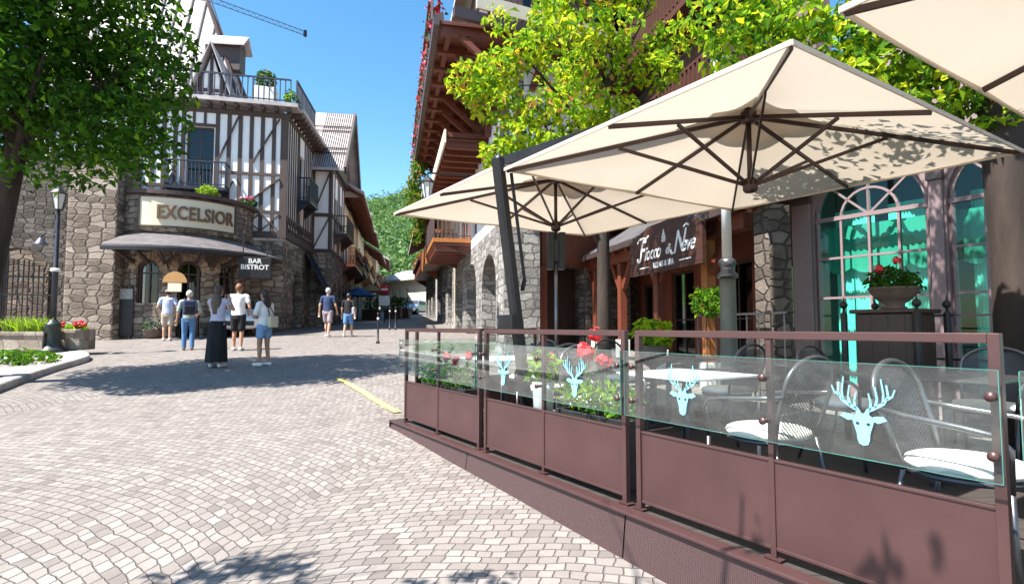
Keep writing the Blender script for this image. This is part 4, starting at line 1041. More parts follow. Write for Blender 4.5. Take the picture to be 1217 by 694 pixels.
# gable roof: ridge across the street, slope faces us
ra_, rb_, rc = F2(-6, -.5, zt2-.2), F2(.55, -.5, zt2-.2), 0
y_r = 2.5; zr2 = zt2+3.6
q1 = [F2(-2.2, -.7, zt2-.3), F2(.7, -.7, zt2-.3), F2(.7, y_r, zr2), F2(-2.2, y_r, zr2)]; q2 = [F2(-2.2, 5.2, zt2-.3), F2(.7, 5.2, zt2-.3), F2(.7, y_r, zr2), F2(-2.2, y_r, zr2)]
mb = MB(); mb.prism(q1, Z*.14); mb.prism(q2, Z*.14); r2 = mb.build('roof', MAT['roof'], h2)
mb = MB(); mb.bar(F2(.74, -.75, zt2-.3), F2(.74, y_r, zr2+.05), .10, .42); mb.bar(F2(.74, 5.25, zt2-.3), F2(.74, y_r, zr2+.05), .10, .42); mb.build('verge_board', MAT['timber_dark'], r2)
mb = MB()
for f in (.22, .3, .62, .7): mb.bar(q1[0].lerp(q1[3], f)+Z*.24, q1[1].lerp(q1[2], f)+Z*.24, .05)
for i in range(14): f = .5+.48*i/13; b0 = q1[0].lerp(q1[1], f); t0 = q1[3].lerp(q1[2], f); mb.bar(b0.lerp(t0, .0)+Z*.16, b0.lerp(t0, 1)+Z*.16, .035)
mb.build('snow_guard', MAT['timber'], r2)
MB().prism([F2(.2, -.3, zt2), F2(.2, 5, zt2), F2(.2, y_r, zr2-.1)], F2.x*-.3).build('gable_wall', MAT['timber_dark'], h2)
balcony(S2, .6, 3.7, 6.3, .7, .9, h2, 'timber_dark', .14)
# dark awnings / shutters along the ground floor
t = thing('shop_awning', 'dark blue drop awning on the corner between the two timbered houses', 'awning', ES(4.2, -.6, 3.2)); mb = MB()
mb.prism([ES(3.3, -.12, 4.9), ES(5.2, -.12, 4.9), ES(5.2, -1.0, 3.2), ES(3.3, -1.0, 3.2)], Z*.04); mb.box(ES, 3.3, 5.2, -1.02, -.98, 2.75, 3.2); mb.build('canvas', fabric('navy_canvas', (.02, .03, .05), .1), t)
MB().bar(ES(3.3, -.1, 4.92), ES(5.2, -.1, 4.92), .1).build('roller', MAT['iron'], t)

# ================= further houses of the left row
def row_house(o, d, L, zg, h1, htot, mats, label, flowers, seed, roofup=2.2):
    F = Fr((o[0], o[1], 0), d); t = thing('balcony_house', label, 'house', F(L/2, 0, zg)); rnd = random.Random(seed)
    hl = [arch(L*(i+.5)/3, L/3*.62, zg, zg+2.0) for i in range(3)]
    MB().wall(F, 0, L, zg-.5, zg+h1, hl, .5).build('stone_wall', MAT[mats[0]], t)
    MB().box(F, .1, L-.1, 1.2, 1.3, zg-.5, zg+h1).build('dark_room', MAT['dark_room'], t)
    nf = max(1, int((htot-h1)/2.7)); hz = []
    for f in range(nf):
        for i in range(2): hz.append((L*(i+.5)/2, zg+h1+2.7*f+.25))
    MB().wall(F, 0, L, zg+h1, zg+htot, [rect(x-.5, x+.5, z, z+1.9) for x, z in hz], .3).build('upper_wall', MAT[mats[1]], t)
    MB().box(F, -.02, .28, .02, 6, zg-.5, zg+htot).box(F, L-.28, L+.02, .02, 6, zg-.5, zg+htot).build_each('side_wall', MAT[mats[1]], t); MB().box(F, .3, L, 5.8, 6, zg-.5, zg+htot).build('rear_wall', MAT[mats[1]], t)
    for x, z in hz: window(F, x, 1.0, z, z+1.9, t, yy=.1, rows=2)
    for f in range(nf):
        zf = zg+h1+2.7*f+.1; out = 1.0+.15*f
        balcony(F, .2, L-.2, zf, out, .95, t, mats[2], .17, .16, brackets=True, bw=.045)
        if flowers:
            fb = MB(); gb_ = MB()
            for _ in range(160):
                p = F(rnd.uniform(.25, L-.25), -out-.08+rnd.uniform(-.1, .1), zf+.72+rnd.uniform(-.25, .28)); s = .09
                (fb if rnd.random() < .55 else gb_).add([p+Vector((rnd.uniform(-s, s), rnd.uniform(-s, s), rnd.uniform(-s, s))) for _ in range(4)], [(0, 1, 2, 3)])
            b = MB().box(F, .3, L-.3, -out-.16, -out-.0, zf+.42, zf+.6).build('flower_box', MAT['timber_dark'], t)
            tag(fb.build('flowers', MAT[flowers], b, fix=False), kind='stuff'); tag(gb_.build('leaves', MAT['leaf_green'], b, fix=False), kind='stuff')
    zt_ = zg+htot; yr = 3.0; ov = 1.5
    mb = MB(); mb.prism([F(-.6, -ov, zt_-.35), F(L+.4, -ov, zt_-.35), F(L+.4, yr, zt_+roofup), F(-.6, yr, zt_+roofup)], Z*.16); mb.prism([F(-.6, 6.8, zt_-.35), F(L+.4, 6.8, zt_-.35), F(L+.4, yr, zt_+roofup), F(-.6, yr, zt_+roofup)], Z*.16)
    r = mb.build('roof', MAT['roof'], t); MB().prism([F(.1, 0, zt_), F(.1, 6, zt_), F(.1, yr, zt_+roofup-.1)], F.x*.2).build('gable_wall', MAT[mats[1]], t)
    mb = MB()
    for i in range(int(L/.8)+1): x = .1+i*.8; mb.bar(F(x, -ov+.05, zt_-.42), F(x, 0, zt_-.42+ov*(roofup+.35)/(yr+ov)), .1, .14)
    mb.build_each('rafter', MAT['wood_red'], r)
    MB().prism([F(L-.1, 0, zt_), F(L-.1, 6, zt_), F(L-.1, yr, zt_+roofup-.1)], F.x*-.2).build('gable_wall', MAT[mats[1]], t)
    return F, t
p = S2(4.6, .35, 0)
row_house((p.x, p.y), (-.19, .98), 6.5, 1.5, 3.6, 8.0, ('stone_brown', 'cream', 'wood_red'), 'cream house with red flower balconies after the timbered house', 'red', 31)
row_house((p.x-1.3, p.y+6.8), (-.21, .978), 7, 1.85, 3.6, 7.8, ('stone_brown', 'ochre', 'timber_dark'), 'ochre house with dark balconies and brown roof in the left row', 'pink', 32)
row_house((p.x-2.7, p.y+14.2), (-.2, .98), 8, 2.2, 3.4, 7.4, ('stone_grey', 'cream', 'wood_orange'), 'pale house with honey wood balconies halfway down the street', 'red', 33)
row_house((p.x-4.2, p.y+22.8), (-.18, .98), 9, 2.6, 3.2, 6.4, ('stone_grey', 'ochre', 'wood_red'), 'small ochre house with red balcony far down the left row', 'red', 34)
row_house((p.x-5.6, p.y+32.5), (-.2, .98), 12, 3.0, 3.3, 6.5, ('stone_grey', 'cream', 'timber_dark'), 'last pale house of the left row before the hillside', None, 35)
# low house closing the street
o = at(452, 372, 72); e = at(500, 372, 66); F = Fr((o.x, o.y, 0), (e-o)); L = (e-o).length; zg = gz(o.x, o.y)
t = thing('low_house', 'low yellowish house with grey roof closing the end of the street', 'house', F(L/2, 0, zg))
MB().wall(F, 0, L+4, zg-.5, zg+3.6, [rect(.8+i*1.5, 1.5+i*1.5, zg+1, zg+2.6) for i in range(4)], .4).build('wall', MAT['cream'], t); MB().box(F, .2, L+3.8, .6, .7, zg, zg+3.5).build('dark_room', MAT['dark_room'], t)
mb = MB(); mb.prism([F(-1, -.9, zg+3.5), F(L+4.5, -.9, zg+3.5), F(L+4.5, 4, zg+5.2), F(-1, 4, zg+5.2)], Z*.2); mb.build('roof', MAT['roof'], t)
MB().box(F, 0, L+4, .41, 7, zg-.5, zg+3.4).build('rear_wall', MAT['cream'], t)
# ================= right row: chalet with deep eaves
C0 = Vector((-.2, 14.5, 0)); SX = Vector((.209, -.978, 0)).normalized()
CS = Fr(C0, SX); CF = Fr(C0, (.9, .43))
ch_ = thing('chalet', 'tall chalet with grey stone arcade, red timber eaves and flower balconies', 'chalet', CF(1, 1, .8))
mb = MB(); mb.wall(CS, -11.5, 0, .3, 4.35, [arch(-2.45-3.75*i, 2.5, .35, 2.75+.12*i, 12, .95) for i in range(3)], .95)
mb.wall(CF, .953, 1.05, .3, 4.35, [], .9)
mb.build('stone_arcade', MAT['stone_grey'], ch_)
mb = MB(); mb.box(CF, .0, .96, -.04, -.002, .3, 1.1); mb.box(CF, .0, .96, -.035, -.002, 4.1, 4.4)
for i in range(4): mb.box(CS, -1.15-3.75*i if i else -1.1, -.05-3.75*i, -.05, -.002, .3, 1.0+.2*i)
mb.build('plinth', MAT['kerb'], ch_)
MB().box(CS, -11.5, -.5, 3.6, 3.7, .3, 4.3).build('arcade_rear_wall', MAT['stone_dark'], ch_); MB().box(CS, -11.5, -.2, .96, 3.6, 4.2, 4.34).build('arcade_ceiling', MAT['wood_red'], ch_)
# front: red boarded lintel over a dark passage
mb = MB(); mb.wall(CF, 1.06, 5.2, .3, 4.35, [rect(1.25, 2.5, .35, 3.15)], .4); mb.build('front_wall', MAT['stone_dark'], ch_)
MB().box(CF, 1.08, 3.4, -.06, -.003, 3.17, 4.3).build('red_boarding', MAT['wood_redx'], ch_)
MB().box(CF, 1.1, 2.7, .9, .95, .3, 3.3).build('passage_door', MAT['wood_dark'], ch_); MB().box(CF, 1.02, 1.24, -.05, .1, .3, 3.16).build('door_post', MAT['wood_red'], ch_)
# upper storeys
mb = MB(); wn = [rect(-x-.55, -x+.55, z, z+1.9) for x in (2.2, 5.4, 8.6) for z in (4.75, 7.3-.05)]
mb.wall(CS, -11.5, 0, 4.36, 9.1, wn, .3); mb.wall(CF, .3, 9, 4.36, 9.1, [rect(2.2, 3.4, 5, 7), rect(5.2, 6.4, 5, 7)], .3); mb.box(CS, -11.5, -11.2, .31, 7, 1, 9.1); mb.build('plaster_wall', MAT['plaster'], ch_)
for x in (2.2, 5.4, 8.6):
    for z in (4.75, 7.25): window(CS, -x, 1.1, z, z+1.9, ch_, yy=.1, frame='wood_red')
for x in (2.8, 5.8): window(CF, x, 1.2, 5, 7, ch_, yy=.1, frame='wood_red')
mb = MB()
for z0, z1 in ((4.36, 5.1),):
    for k in range(6): mb.box(CS, -.55+.1*(k % 2), .02, -.03, -.002, 4.37+k*.8, 4.37+k*.8+.78); mb.box(CF, -.02, .55-.1*(k % 2), -.032, -.002, 4.37+k*.8, 4.37+k*.8+.78)
mb.build('corner_stones', MAT['stone_grey'], ch_)
def joist_soffit(F, x0, x1, out, z, parent, n):
    mb = MB(); mb.box(F, x0, x1, -out, -.01, z, z+.10); o = mb.build('soffit', MAT['wood_redx'], parent); j = MB(); bx_ = MB()
    for i in range(n):
        x = x0+.12+(x1-x0-.24)*i/(n-1); j.box(F, x-.07, x+.07, -out+.02, -.012, z-.19, z-.002)
    j.build_each('joist', MAT['wood_red'], parent); return o
# first floor balcony, second floor balcony
b1 = balcony(CS, -11, -6.2, 4.75, 1.4, .95, ch_, 'timber_dark', .16, .15, 'wood_orange', bw=.05); joist_soffit(CS, -10.95, -6.25, 1.35, 4.47, b1, 7)
b2 = MB().box(CS, -10.8, -2.4, -1.3, -.003, 7.21, 7.35).build('lower_eave', MAT['wood_redx'], ch_); joist_soffit(CS, -10.75, -2.45, 1.28, 7.09, b2, 13)
MB().box(CS, -10.85, -2.35, -1.36, -1.305, 7.02, 7.42).build('fascia', MAT['cream'], b2)
# deep eave: soffit, rafters with struts, gutter
OUT, OF, ZS = 1.80, 1.05, 8.78
mb = MB(); mb.box(CS, -11.6, OF, -OUT, -.005, ZS, ZS+.09); mb.box(CF, .005, 9, -OF, -.005, ZS, ZS+.0898); ev = mb.build('eave_soffit', MAT['wood_redx'], ch_)
rf = MB()
for i in range(13):
    x = .9-i*.98
    rf.box(CS, x-.08, x+.08, -OUT+.05, -.01, ZS-.2, ZS-.002)
    rf.bar(CS(x, -.03, ZS-1.25), CS(x, -1.25, ZS-.22), .13, .15, 0, CS.x); rf.box(CS, x-.075, x+.075, -.16, -.008, ZS-1.6, ZS-.21) if x < 0 else None
for i in range(9):
    x = .8+i*.98; rf.box(CF, x-.08, x+.08, -OF+.05, -.01, ZS-.2, ZS-.002); rf.bar(CF(x, -.03, ZS-.9), CF(x, -.85, ZS-.2), .13, .15, 0, CF.x)
for yy in (-.95, -1.55): rf.box(CS, -11.5, OF-.1, yy-.06, yy+.06, ZS-.14, ZS-.003)
rf.build_each('eave_bracket', MAT['wood_red'], ev)
gt = MB(); gt.box(CS, -11.7, OF+.08, -OUT-.14, -OUT-.002, ZS-.08, ZS+.16); gt.box(CF, -OUT-.02, 9, -OF-.14, -OF-.002, ZS-.06, ZS+.18); gt.build('gutter', MAT['gutter'], ev)
# attic front: balcony boards and mauve gable wall, flower band on the street side
mb = MB(); mb.box(CF, -.3, 9, -.35, -.1, 9.1, 14.5); mb.box(CS, -11.4, .2, -.3, -.05, 9.1, 12.5); mb.build('attic_wall', MAT['wood_mauve'], ch_)
for x in (.8, 3.2, 6.0): window(CF, x, 1.1, 9.7, 11.6, ch_, yy=-.46, frame='wood_dark')
mb = MB(); mb.box(CF, -1.2, 4.0, -OF+.02, -OF+.08, 9.15, 9.5); mb.build('balcony_board', MAT['cream'], ch_)
mb = MB()
for i in range(22): x = -1.15+i*.3; mb.box(CF, x-.03, x+.03, -OF+.10, -OF+.15, 9.0, 10.1)
mb.bar(CF(-1.2, -OF+.12, 10.1), CF(6, -OF+.12, 10.1), .08); mb.build('attic_railing', MAT['timber_dark'], ch_)
fbx = MB(); fbx.box(CS, -11.6, OF-.2, -OUT-.12, -OUT+.12, ZS+.18, ZS+.36); fb = fbx.build('flower_box', MAT['timber_dark'], ch_)
rnd = random.Random(51); f1 = MB(); f2 = MB(); f3 = MB()
for _ in range(2600):
    x = rnd.uniform(-11.6, OF-.3); p = CS(x, -OUT-.04+rnd.gauss(0, .09), ZS+.34+abs(rnd.gauss(0, .3))); s = .075
    m = rnd.random(); tgt = f1 if m < .33+.2*math.sin(x*2.1) else (f2 if m < .8 else f3)
    tgt.add([p+Vector((rnd.uniform(-s, s), rnd.uniform(-s, s), rnd.uniform(-s, s))) for _ in range(4)], [(0, 1, 2, 3)])
f1.build('flowers', MAT['red'], fb, fix=False); f2.build('leaves', MAT['leaf_dark'], fb, fix=False); f3.build('pale_flowers', MAT['pink'], fb, fix=False)
rr = MB(); rr.bar(CS(-11.6, -OUT-.16, ZS+1.0), CS(OF-.2, -OUT-.16, ZS+1.0), .12, .14)
for i in range(12): x = OF-.25-i*1.05; rr.bar(CS(x, -OUT-.16, ZS+.2), CS(x, -OUT-.16, ZS+1.0), .06)
rr.build('flower_rail', MAT['timber_dark'], ch_)
mb = MB(); mb.prism([CS(-11.7, -.9, 12.3), CS(.9, -.9, 12.3), CS(.9, 4.5, 16.5), CS(-11.7, 4.5, 16.5)], Z*.2); mb.prism([CS(-11.7, 9.9, 12.3), CS(.9, 9.9, 12.3), CS(.9, 4.5, 16.5), CS(-11.7, 4.5, 16.5)], Z*.2); mb.build('roof', MAT['roof'], ch_)
# wall lantern on a scrolled bracket, ivy hanging from the far corner
q = at(508, 236, 14.2); t = thing('wall_lantern', 'old iron lantern on a long scrolled bracket at the chalet corner', 'lantern', q+Z*.0)
lantern(q-Z*.0, t, 1.0); mb = MB(); e = CS(-.5, -.03, q.z+.75)
mb.bar(q+Z*.66, Vector((e.x, e.y, q.z+.75)), .04, .04); mb.bar(q+Z*.6, q+Z*.7, .02)
for k, (f, r_) in enumerate(((.75, .17), (.55, .13))):
    c = q.lerp(Vector((e.x, e.y, q.z)), f)+Z*(.74-r_-.03); d = (Vector((e.x, e.y, 0))-Vector((q.x, q.y, 0))).normalized()
    mb.tube([c+(d*math.cos(a)+Z*math.sin(a))*r_*(1-.09*i) for i, a in enumerate([.7*j for j in range(10)])], .016, 6)
mb.build('bracket', MAT['iron'], t)
q = CS(-10.5, -1.9, 8.6)
t = thing('hanging_ivy', 'long green creeper hanging down from the flower rail at the far chalet corner', 'creeper', q); mb = MB()
cl = [(CS(-10.2+.3*math.sin(i*1.7), -1.85+.15*math.cos(i), 8.7-i*.42), Vector((.38-.015*i, .38-.015*i, .35))) for i in range(9)]
leaves(mb, 1600, cl, .14, [(0, 2), (1, 2), (2, 1)], .2, 33, .6); mb.build('foliage', [MAT['leaf_green'], MAT['leaf_mid'], MAT['leaf_orange']], t, fix=False)
mb = MB(); mb.tube([c[0] for c in cl], .03, 6); mb.build('stems', MAT['bark'], t)
# houses further up on the right
far = lambda s: C0-SX*s
o = far(22); row_house((o.x, o.y), SX, 9.8, 1.75, 3.3, 6.3, ('stone_grey', 'cream', 'wood_orange'), 'house with honey wood balcony and stone arches after the chalet', None, 41, 2.2)
o = far(34); row_house((o.x, o.y), SX, 11, 2.2, 3.2, 5.8, ('stone_grey', 'plaster', 'wood_red'), 'last stone arched house on the right side of the street', 'red', 42, 2.0)

# ================= hotel entrance wing
WX = SX; m7 = Vector((3.66, 16.34, 0)); WF = Fr(m7, WX); PO = Vector((2.18, 15.63, 0)); PF2 = Fr(PO, WX)
hw = thing('hotel_entrance', 'red timbered hotel entrance wing with porch beneath the scripted sign', 'hotel', PF2(4, 1, .6))
dh = [rect(2.0, 3.1, .5, 2.9), rect(4.2, 5.3, .5, 2.9), rect(6.0, 6.8, .9, 2.7), rect(.3, 1.2, .5, 2.7)]
MB().wall(WF, -.2, 7.2, .3, 4.9, dh, .3).build('wood_wall', MAT['wood_red'], hw)
for a, b, c, d in ((2.0, 3.1, .5, 2.9), (4.2, 5.3, .5, 2.9), (6.0, 6.8, .9, 2.7), (.3, 1.2, .5, 2.7)): window(WF, (a+b)/2, b-a, c, d, hw, yy=.06, frame='wood_dark', rows=2)
ps = MB()
for x in (.5, 2.0, 3.9, 5.96): ps.box(PF2, x-.09, x+.09, -.09, .09, .95 if x > 5 else .4, 3.05)
ps.build('posts', MAT['wood_orange'], hw, bevel=.01) if False else None
for x in (.5, 2.2, 4.1, 5.96):
    z0 = gz(*PF2(x, 0, 0).xy); p_ = MB().box(PF2, x-.09, x+.09, -.09, .09, z0+.45, 3.05).build('post', MAT['wood_orange' if x > 5 else 'wood_red'], hw, bevel=.01)
    MB().box(PF2, x-.13, x+.13, -.13, .13, z0-.1, z0+.449).build('post_foot', MAT['white'], p_, bevel=.01)
    kb_ = MB()
    for s in (-1, 1): kb_.bar(PF2(x+s*.1, 0, 2.45), PF2(x+s*.55, 0, 3.04), .1, .12)
    kb_.build('knee_brace', MAT['wood_red'], p_)
MB().box(PF2, -.3, 7.15, -.12, .12, 3.052, 3.32).build('porch_beam', MAT['wood_red'], hw, bevel=.01)
MB().box(PF2, 7.45, 7.80, -.16, .22, .3, 3.3).build('stone_pillar', MAT['stone_dark'], hw, bevel=.03)
mb = MB(); mb.prism([PF2(-.3, -.3, 3.34), PF2(7.85, -.3, 3.34), PF2(7.85, 1.9, 4.7), PF2(-.3, 1.9, 4.7)], Z*.12); rfp = mb.build('porch_roof', MAT['roof_dark'], hw)
MB().prism([PF2(-.3, -.28, 3.32), PF2(7.85, -.28, 3.32), PF2(7.85, 1.6, 4.52), PF2(-.3, 1.6, 4.52)], Z*-.02).build('porch_soffit', MAT['wood_redx'], rfp)
rf = MB()
for i in range(11): x = 0+i*.75; rf.bar(PF2(x, -.26, 3.27), PF2(x, 1.6, 4.43), .10, .12)
rf.build_each('porch_rafter', MAT['wood_red'], rfp); MB().box(PF2, -.35, 7.9, -.40, -.302, 3.28, 3.40).build('porch_gutter', MAT['gutter'], rfp)
# the upper block above the porch
PV0 = Fr(at(945, 388, 8.84)+FN*1.1-Z*CAMZ, FD)
mb = MB(); mb.wall(WF, -1, 7.2, 4.9, 12.5, [rect(2, 3.2, 5.6, 7.6), rect(5.5, 6.7, 5.6, 7.6), rect(2, 3.2, 8.6, 10.6), rect(5.5, 6.7, 8.6, 10.6)], .3); mb.wall(PV0, .9, 7.6, 5.26, 12.5, [], .3); mb.build('upper_wall', MAT['wood_mauve'], hw)
for x in (2.6, 6.1):
    for z in (5.6, 8.6): window(WF, x, 1.2, z, z+2, hw, yy=.08, frame='wood_red')
balcony(WF, -.8, 7.0, 5.9, 1.1, .95, hw, 'wood_brown', .17, .15, bw=.07)
mb = MB(); mb.box(WF, -1, 7.2, -1.9, -.01, 10.9, 11.05); ho = mb.build('eave', MAT['wood_brown'], hw); mb = MB()
for i in range(10): mb.bar(WF(-.6+i*.82, -.03, 10.0), WF(-.6+i*.82, -1.6, 10.85), .13, .16); mb.box(WF, -.67+i*.82, -.53+i*.82, -1.85, -.012, 10.72, 10.898)
mb.build_each('eave_bracket', MAT['wood_brown'], ho)
balcony(WF, -.8, 7.0, 8.4, 1.1, .95, hw, 'wood_brown', .17, .15, bw=.07)
# sign board
t = thing('hotel_sign', 'dark brown hotel sign with white script lettering Fiocco di Neve over the porch', 'sign', PF2(5.1, -.5, 2.6)); y_ = -.52
SG = lambda x, z, d: PF2(3.85+(x-2.1)*.77, y_-d, 2.56+(z-2.78)*.88)
pts = [(2.1, 2.78), (5.75, 2.78), (5.75, 3.55), (4.6, 3.82), (3.2, 3.82), (2.1, 3.55)]
mb = MB(); mb.prism([SG(a, b, 0) for a, b in pts], PF2.y*.07); sb_ = mb.build('board', MAT['sign_brown'], t)
SG0 = SG
SG = lambda x, z, d: SG0(3.95+(x-3.93)*.86, 3.12+(z-3.16)*.86, d)
mb = MB(); sf_ = lambda dx, dz: (lambda x, y, z: SG(dx+x, dz+y, .003+z))
mb.text('F', sf_(2.62, 3.12), .78, .42, .004, 0, .008, 'CENTER'); mb.text('iocco', sf_(2.83, 3.12), .50, .42, .003, 0, .008, 'LEFT', .92)
mb.text('di', sf_(4.14, 3.15), .34, .42, .002, 0, .008, 'LEFT', .95); mb.text('N', sf_(4.58, 3.12), .74, .42, .004, 0, .008, 'LEFT'); mb.text('eve', sf_(5.02, 3.12), .50, .42, .003, 0, .008, 'LEFT', .92)
mb.text('RELAIS & SPA', sf_(4.0, 2.88), .19, 0, .004, 0, .008, 'CENTER', 1.1)
def swash(pts, w): 
    for a, b in zip(pts, pts[1:]): mb.bar(SG(a[0], a[1], .008), SG(b[0], b[1], .008), .012, w, 0, (0, 0, 1))
swash([(2.38, 3.62), (2.5, 3.70), (2.75, 3.71), (3.0, 3.68), (3.12, 3.73)], .035); swash([(2.35, 3.2), (2.42, 3.11), (2.55, 3.12)], .035); swash([(4.45, 3.22), (4.5, 3.12), (4.6, 3.13)], .035); swash([(5.15, 3.66), (5.3, 3.72), (5.42, 3.67)], .03)
swash([(2.5, 2.93), (3.1, 2.93)], .02); swash([(4.9, 2.93), (5.5, 2.93)], .02)
# emblem: a small pine cone of scales
for r_ in range(4):
    for k in range(4-r_ if r_ else 3):
        n_ = (3, 3, 2, 1)[r_]
        if k >= n_: continue
        cx, cz = 4.05+(k-(n_-1)/2)*.075, 3.50+r_*.075
        mb.prism([SG(cx+dx, cz+dz, .002) for dx, dz in ((0, -.05), (.034, 0), (0, .055), (-.034, 0))], PF2.y*-.01)
mb.build('lettering', MAT['white'], sb_)
mb = MB(); mb.bar(PF2(3.8, y_+.06, 3.15), PF2(3.8, -.12, 3.15), .04); mb.bar(PF2(6.4, y_+.06, 3.15), PF2(6.4, -.12, 3.15), .04); mb.build_each('fixing', MAT['iron'], t)
# entrance rail with hanging plants
t = thing('entrance_rail', 'light iron handrail between the honey wood post and the stone pillar', 'railing', PF2(6.6, -.3, .6)); mb = MB(); za = 1.72
mb.bar(PF2(6.05, -.3, za), PF2(8.3, -.3, za), .03); mb.bar(PF2(6.05, -.3, za-.7), PF2(8.3, -.3, za-.7), .025)
for i in range(9): mb.bar(PF2(6.1+i*.27, -.3, .55), PF2(6.1+i*.27, -.3, za), .016)
mb.build('bars', MAT['steel'], t)
c = PF2(6.55, -.35, 1.85); t = plant_thing('hanging_plant', 'green plant with white blossoms on the entrance handrail', 'plant', c, [(c+Vector((0, 0, .08)), Vector((.3, .3, .22)))], 420, .09, [('leaf_mid', 2), ('leaf_green', 2), ('leaf_lime', 1)], seed=61)

# ================= glazed hotel pavilion
GO = at(945, 388, 8.84); PV = Fr((GO.x, GO.y, 0), FD)
pv = thing('hotel_pavilion', 'mauve framed hotel pavilion with tall arched turquoise windows', 'pavilion', PV(3, .5, .4))
wx = [(.33, 1.86), (2.05, 3.58), (3.77, 5.30), (5.49, 7.02)]; ZP = 3.14
MB().wall(PV, 0, 7.4, .2, 5.0, [arch((a+b)/2, b-a, .62, ZP, 18) for a, b in wx], .22).build('wall', MAT['mauve_paint'], pv)
mb = MB(); mb.box(PV, -.12, 7.5, -.22, .3, 5.002, 5.25); mb.box(PV, -.06, 7.45, -.12, .25, 4.8, 5.0) if False else None; mb.build('cornice', MAT['mauve_paint'], pv, bevel=.02)
mb = MB()
for x0, x1 in [(0, .33)]+[(b, a2) for (a, b), (a2, b2) in zip(wx, wx[1:])]:
    mb.box(PV, x0+.02, x1-.02, -.05, -.003, .2, 3.42); 
mb.build_each('pilaster', MAT['mauve_paint'], pv, .008)
mb = MB()
for x0, x1 in [(0, .33)]+[(b, a2) for (a, b), (a2, b2) in zip(wx, wx[1:])]:
    mb.box(PV, x0-.0, x1+.0, -.075, -.004, 3.422, 3.62); mb.box(PV, x0+.02, x1-.02, -.06, -.004, 3.621, 3.9)
mb.build_each('capital', MAT['gutter'], pv, .006)
MB().box(Fr(PV(0, 0, 0), FN), .0, 6, -.1, .0, .2, 5).build('side_wall', MAT['mauve_paint'], pv)
MB().box(PV, -.1, 7.4, .24, 6, 5.0, 5.2).build('roof', MAT['roof_dark'], pv)
for a, b in wx:
    xc, w_ = (a+b)/2, b-a; r = w_/2; mb = MB(); y0, y1 = .06, .12
    pts = [PV(a+.03, .09, .62)]+[PV(xc-(r-.03)*math.cos(t), .09, ZP+(r-.03)*math.sin(t)) for t in [math.pi*i/18 for i in range(19)]]+[PV(b-.03, .09, .62)]
    for p, q in zip(pts, pts[1:]): mb.bar(p, q, .06, .055)
    for i in (1, 2, 3): mb.box(PV, a+w_*i/4-.016, a+w_*i/4+.016, y0, y1, .62, ZP)
    mb.box(PV, a, b, y0-.01, y1+.01, ZP-.03, ZP+.03); mb.box(PV, a, b, y0-.01, y1, .62, .72)
    for z in (1.36, 1.96, 2.55): mb.box(PV, a, b, y0+.005, y1-.005, z-.016, z+.016)
    ar = [PV(xc-r*.5*math.cos(t), .09, ZP+r*.5*math.sin(t)) for t in [math.pi*i/12 for i in range(13)]]
    for p, q in zip(ar, ar[1:]): mb.bar(p, q, .04, .032)
    for t in (R(42), R(90), R(138)): mb.bar(PV(xc, .09, ZP), PV(xc+r*math.cos(t), .09, ZP+r*math.sin(t)), .04, .028)
    o = mb.build('window_frame', MAT['mauve_paint'], pv)
    MB().wall(PV.shift(0, .086), a, b, .62, ZP, [], .006, 0, [(xc+r*math.cos(t), ZP+r*math.sin(t)) for t in [math.pi*i/18 for i in range(19)]]).build('pane', MAT['teal_glass'], o)
    cu = MB(); n = 40
    for c0, c1 in ((a+.12, xc-.06), (xc+.10, b-.04)):
        vs = []
        for i in range(n+1):
            x = c0+(c1-c0)*i/n; yy = .42+.018*math.sin(i*2.3)+.010*math.sin(i*.57+a)
            vs += [PV(x, yy, .4), PV(x+.02*math.sin(i*.3), yy+.01, 3.3)]
        cu.add(vs, [(2*i, 2*i+2, 2*i+3, 2*i+1) for i in range(n)], 0, True)
    cu.build('curtain', MAT['curtain'], o, fix=False)
    va = MB(); n = 60; vs = []
    for i in range(n+1):
        x = a+w_*i/n; zz = 2.42-.09*abs(math.sin(math.pi*i/n*4.0)); vs += [PV(x, .33+.010*math.sin(i*1.9), 3.05), PV(x, .33+.010*math.sin(i*1.9), zz)]
    va.add(vs, [(2*i, 2*i+2, 2*i+3, 2*i+1) for i in range(n)], 0, True)
    va.build('valance', fabric('green_valance', (.22, .36, .30), .2), o, fix=False)
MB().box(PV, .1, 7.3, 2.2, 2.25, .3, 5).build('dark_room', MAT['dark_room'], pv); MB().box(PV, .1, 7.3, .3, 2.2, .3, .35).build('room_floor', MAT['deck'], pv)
# iron railing in front of the pavilion
t = thing('iron_railing', 'low black iron railing in front of the turquoise windows', 'railing', fe(6, 4.3, 0)); mb = MB()
for z in (.35, .75, 1.19): mb.bar(fe(3.6, 4.35, z), fe(9, 4.35, z), .022)
for i in range(6): x = 3.7+i*1.05; mb.bar(fe(x, 4.35, -.05), fe(x, 4.35, 1.24), .03)
mb.build('bars', MAT['iron'], t)
# lamp post on the forecourt
c = at(866, 388, 7.3); c.z = gz(c.x, c.y); t = thing('lamp_post', 'grey lamp post with ringed collar standing before the hotel entrance', 'lamp post', c)
MB().lathe(c, [(.2, 0), (.2, .1), (.13, .2), (.115, .3), (.10, 1.2), (.10, 1.75)], 18).build('base', plain('dull_green_paint', (.16, .17, .15), .5, .2), t)
mb = MB(); mb.lathe(c+Z*1.75, [(.10, 0), (.13, .02), (.13, .06), (.085, .1), (.09, .16), (.115, .2), (.10, .25), (.06, .28)], 18); mb.build('collar', MAT['steel'], t)
MB().lathe(c+Z*2.03, [(.062, 0), (.055, 2.2)], 16).build('shaft', MAT['white'], t)
lantern(c+Z*4.23, t, 1.1)
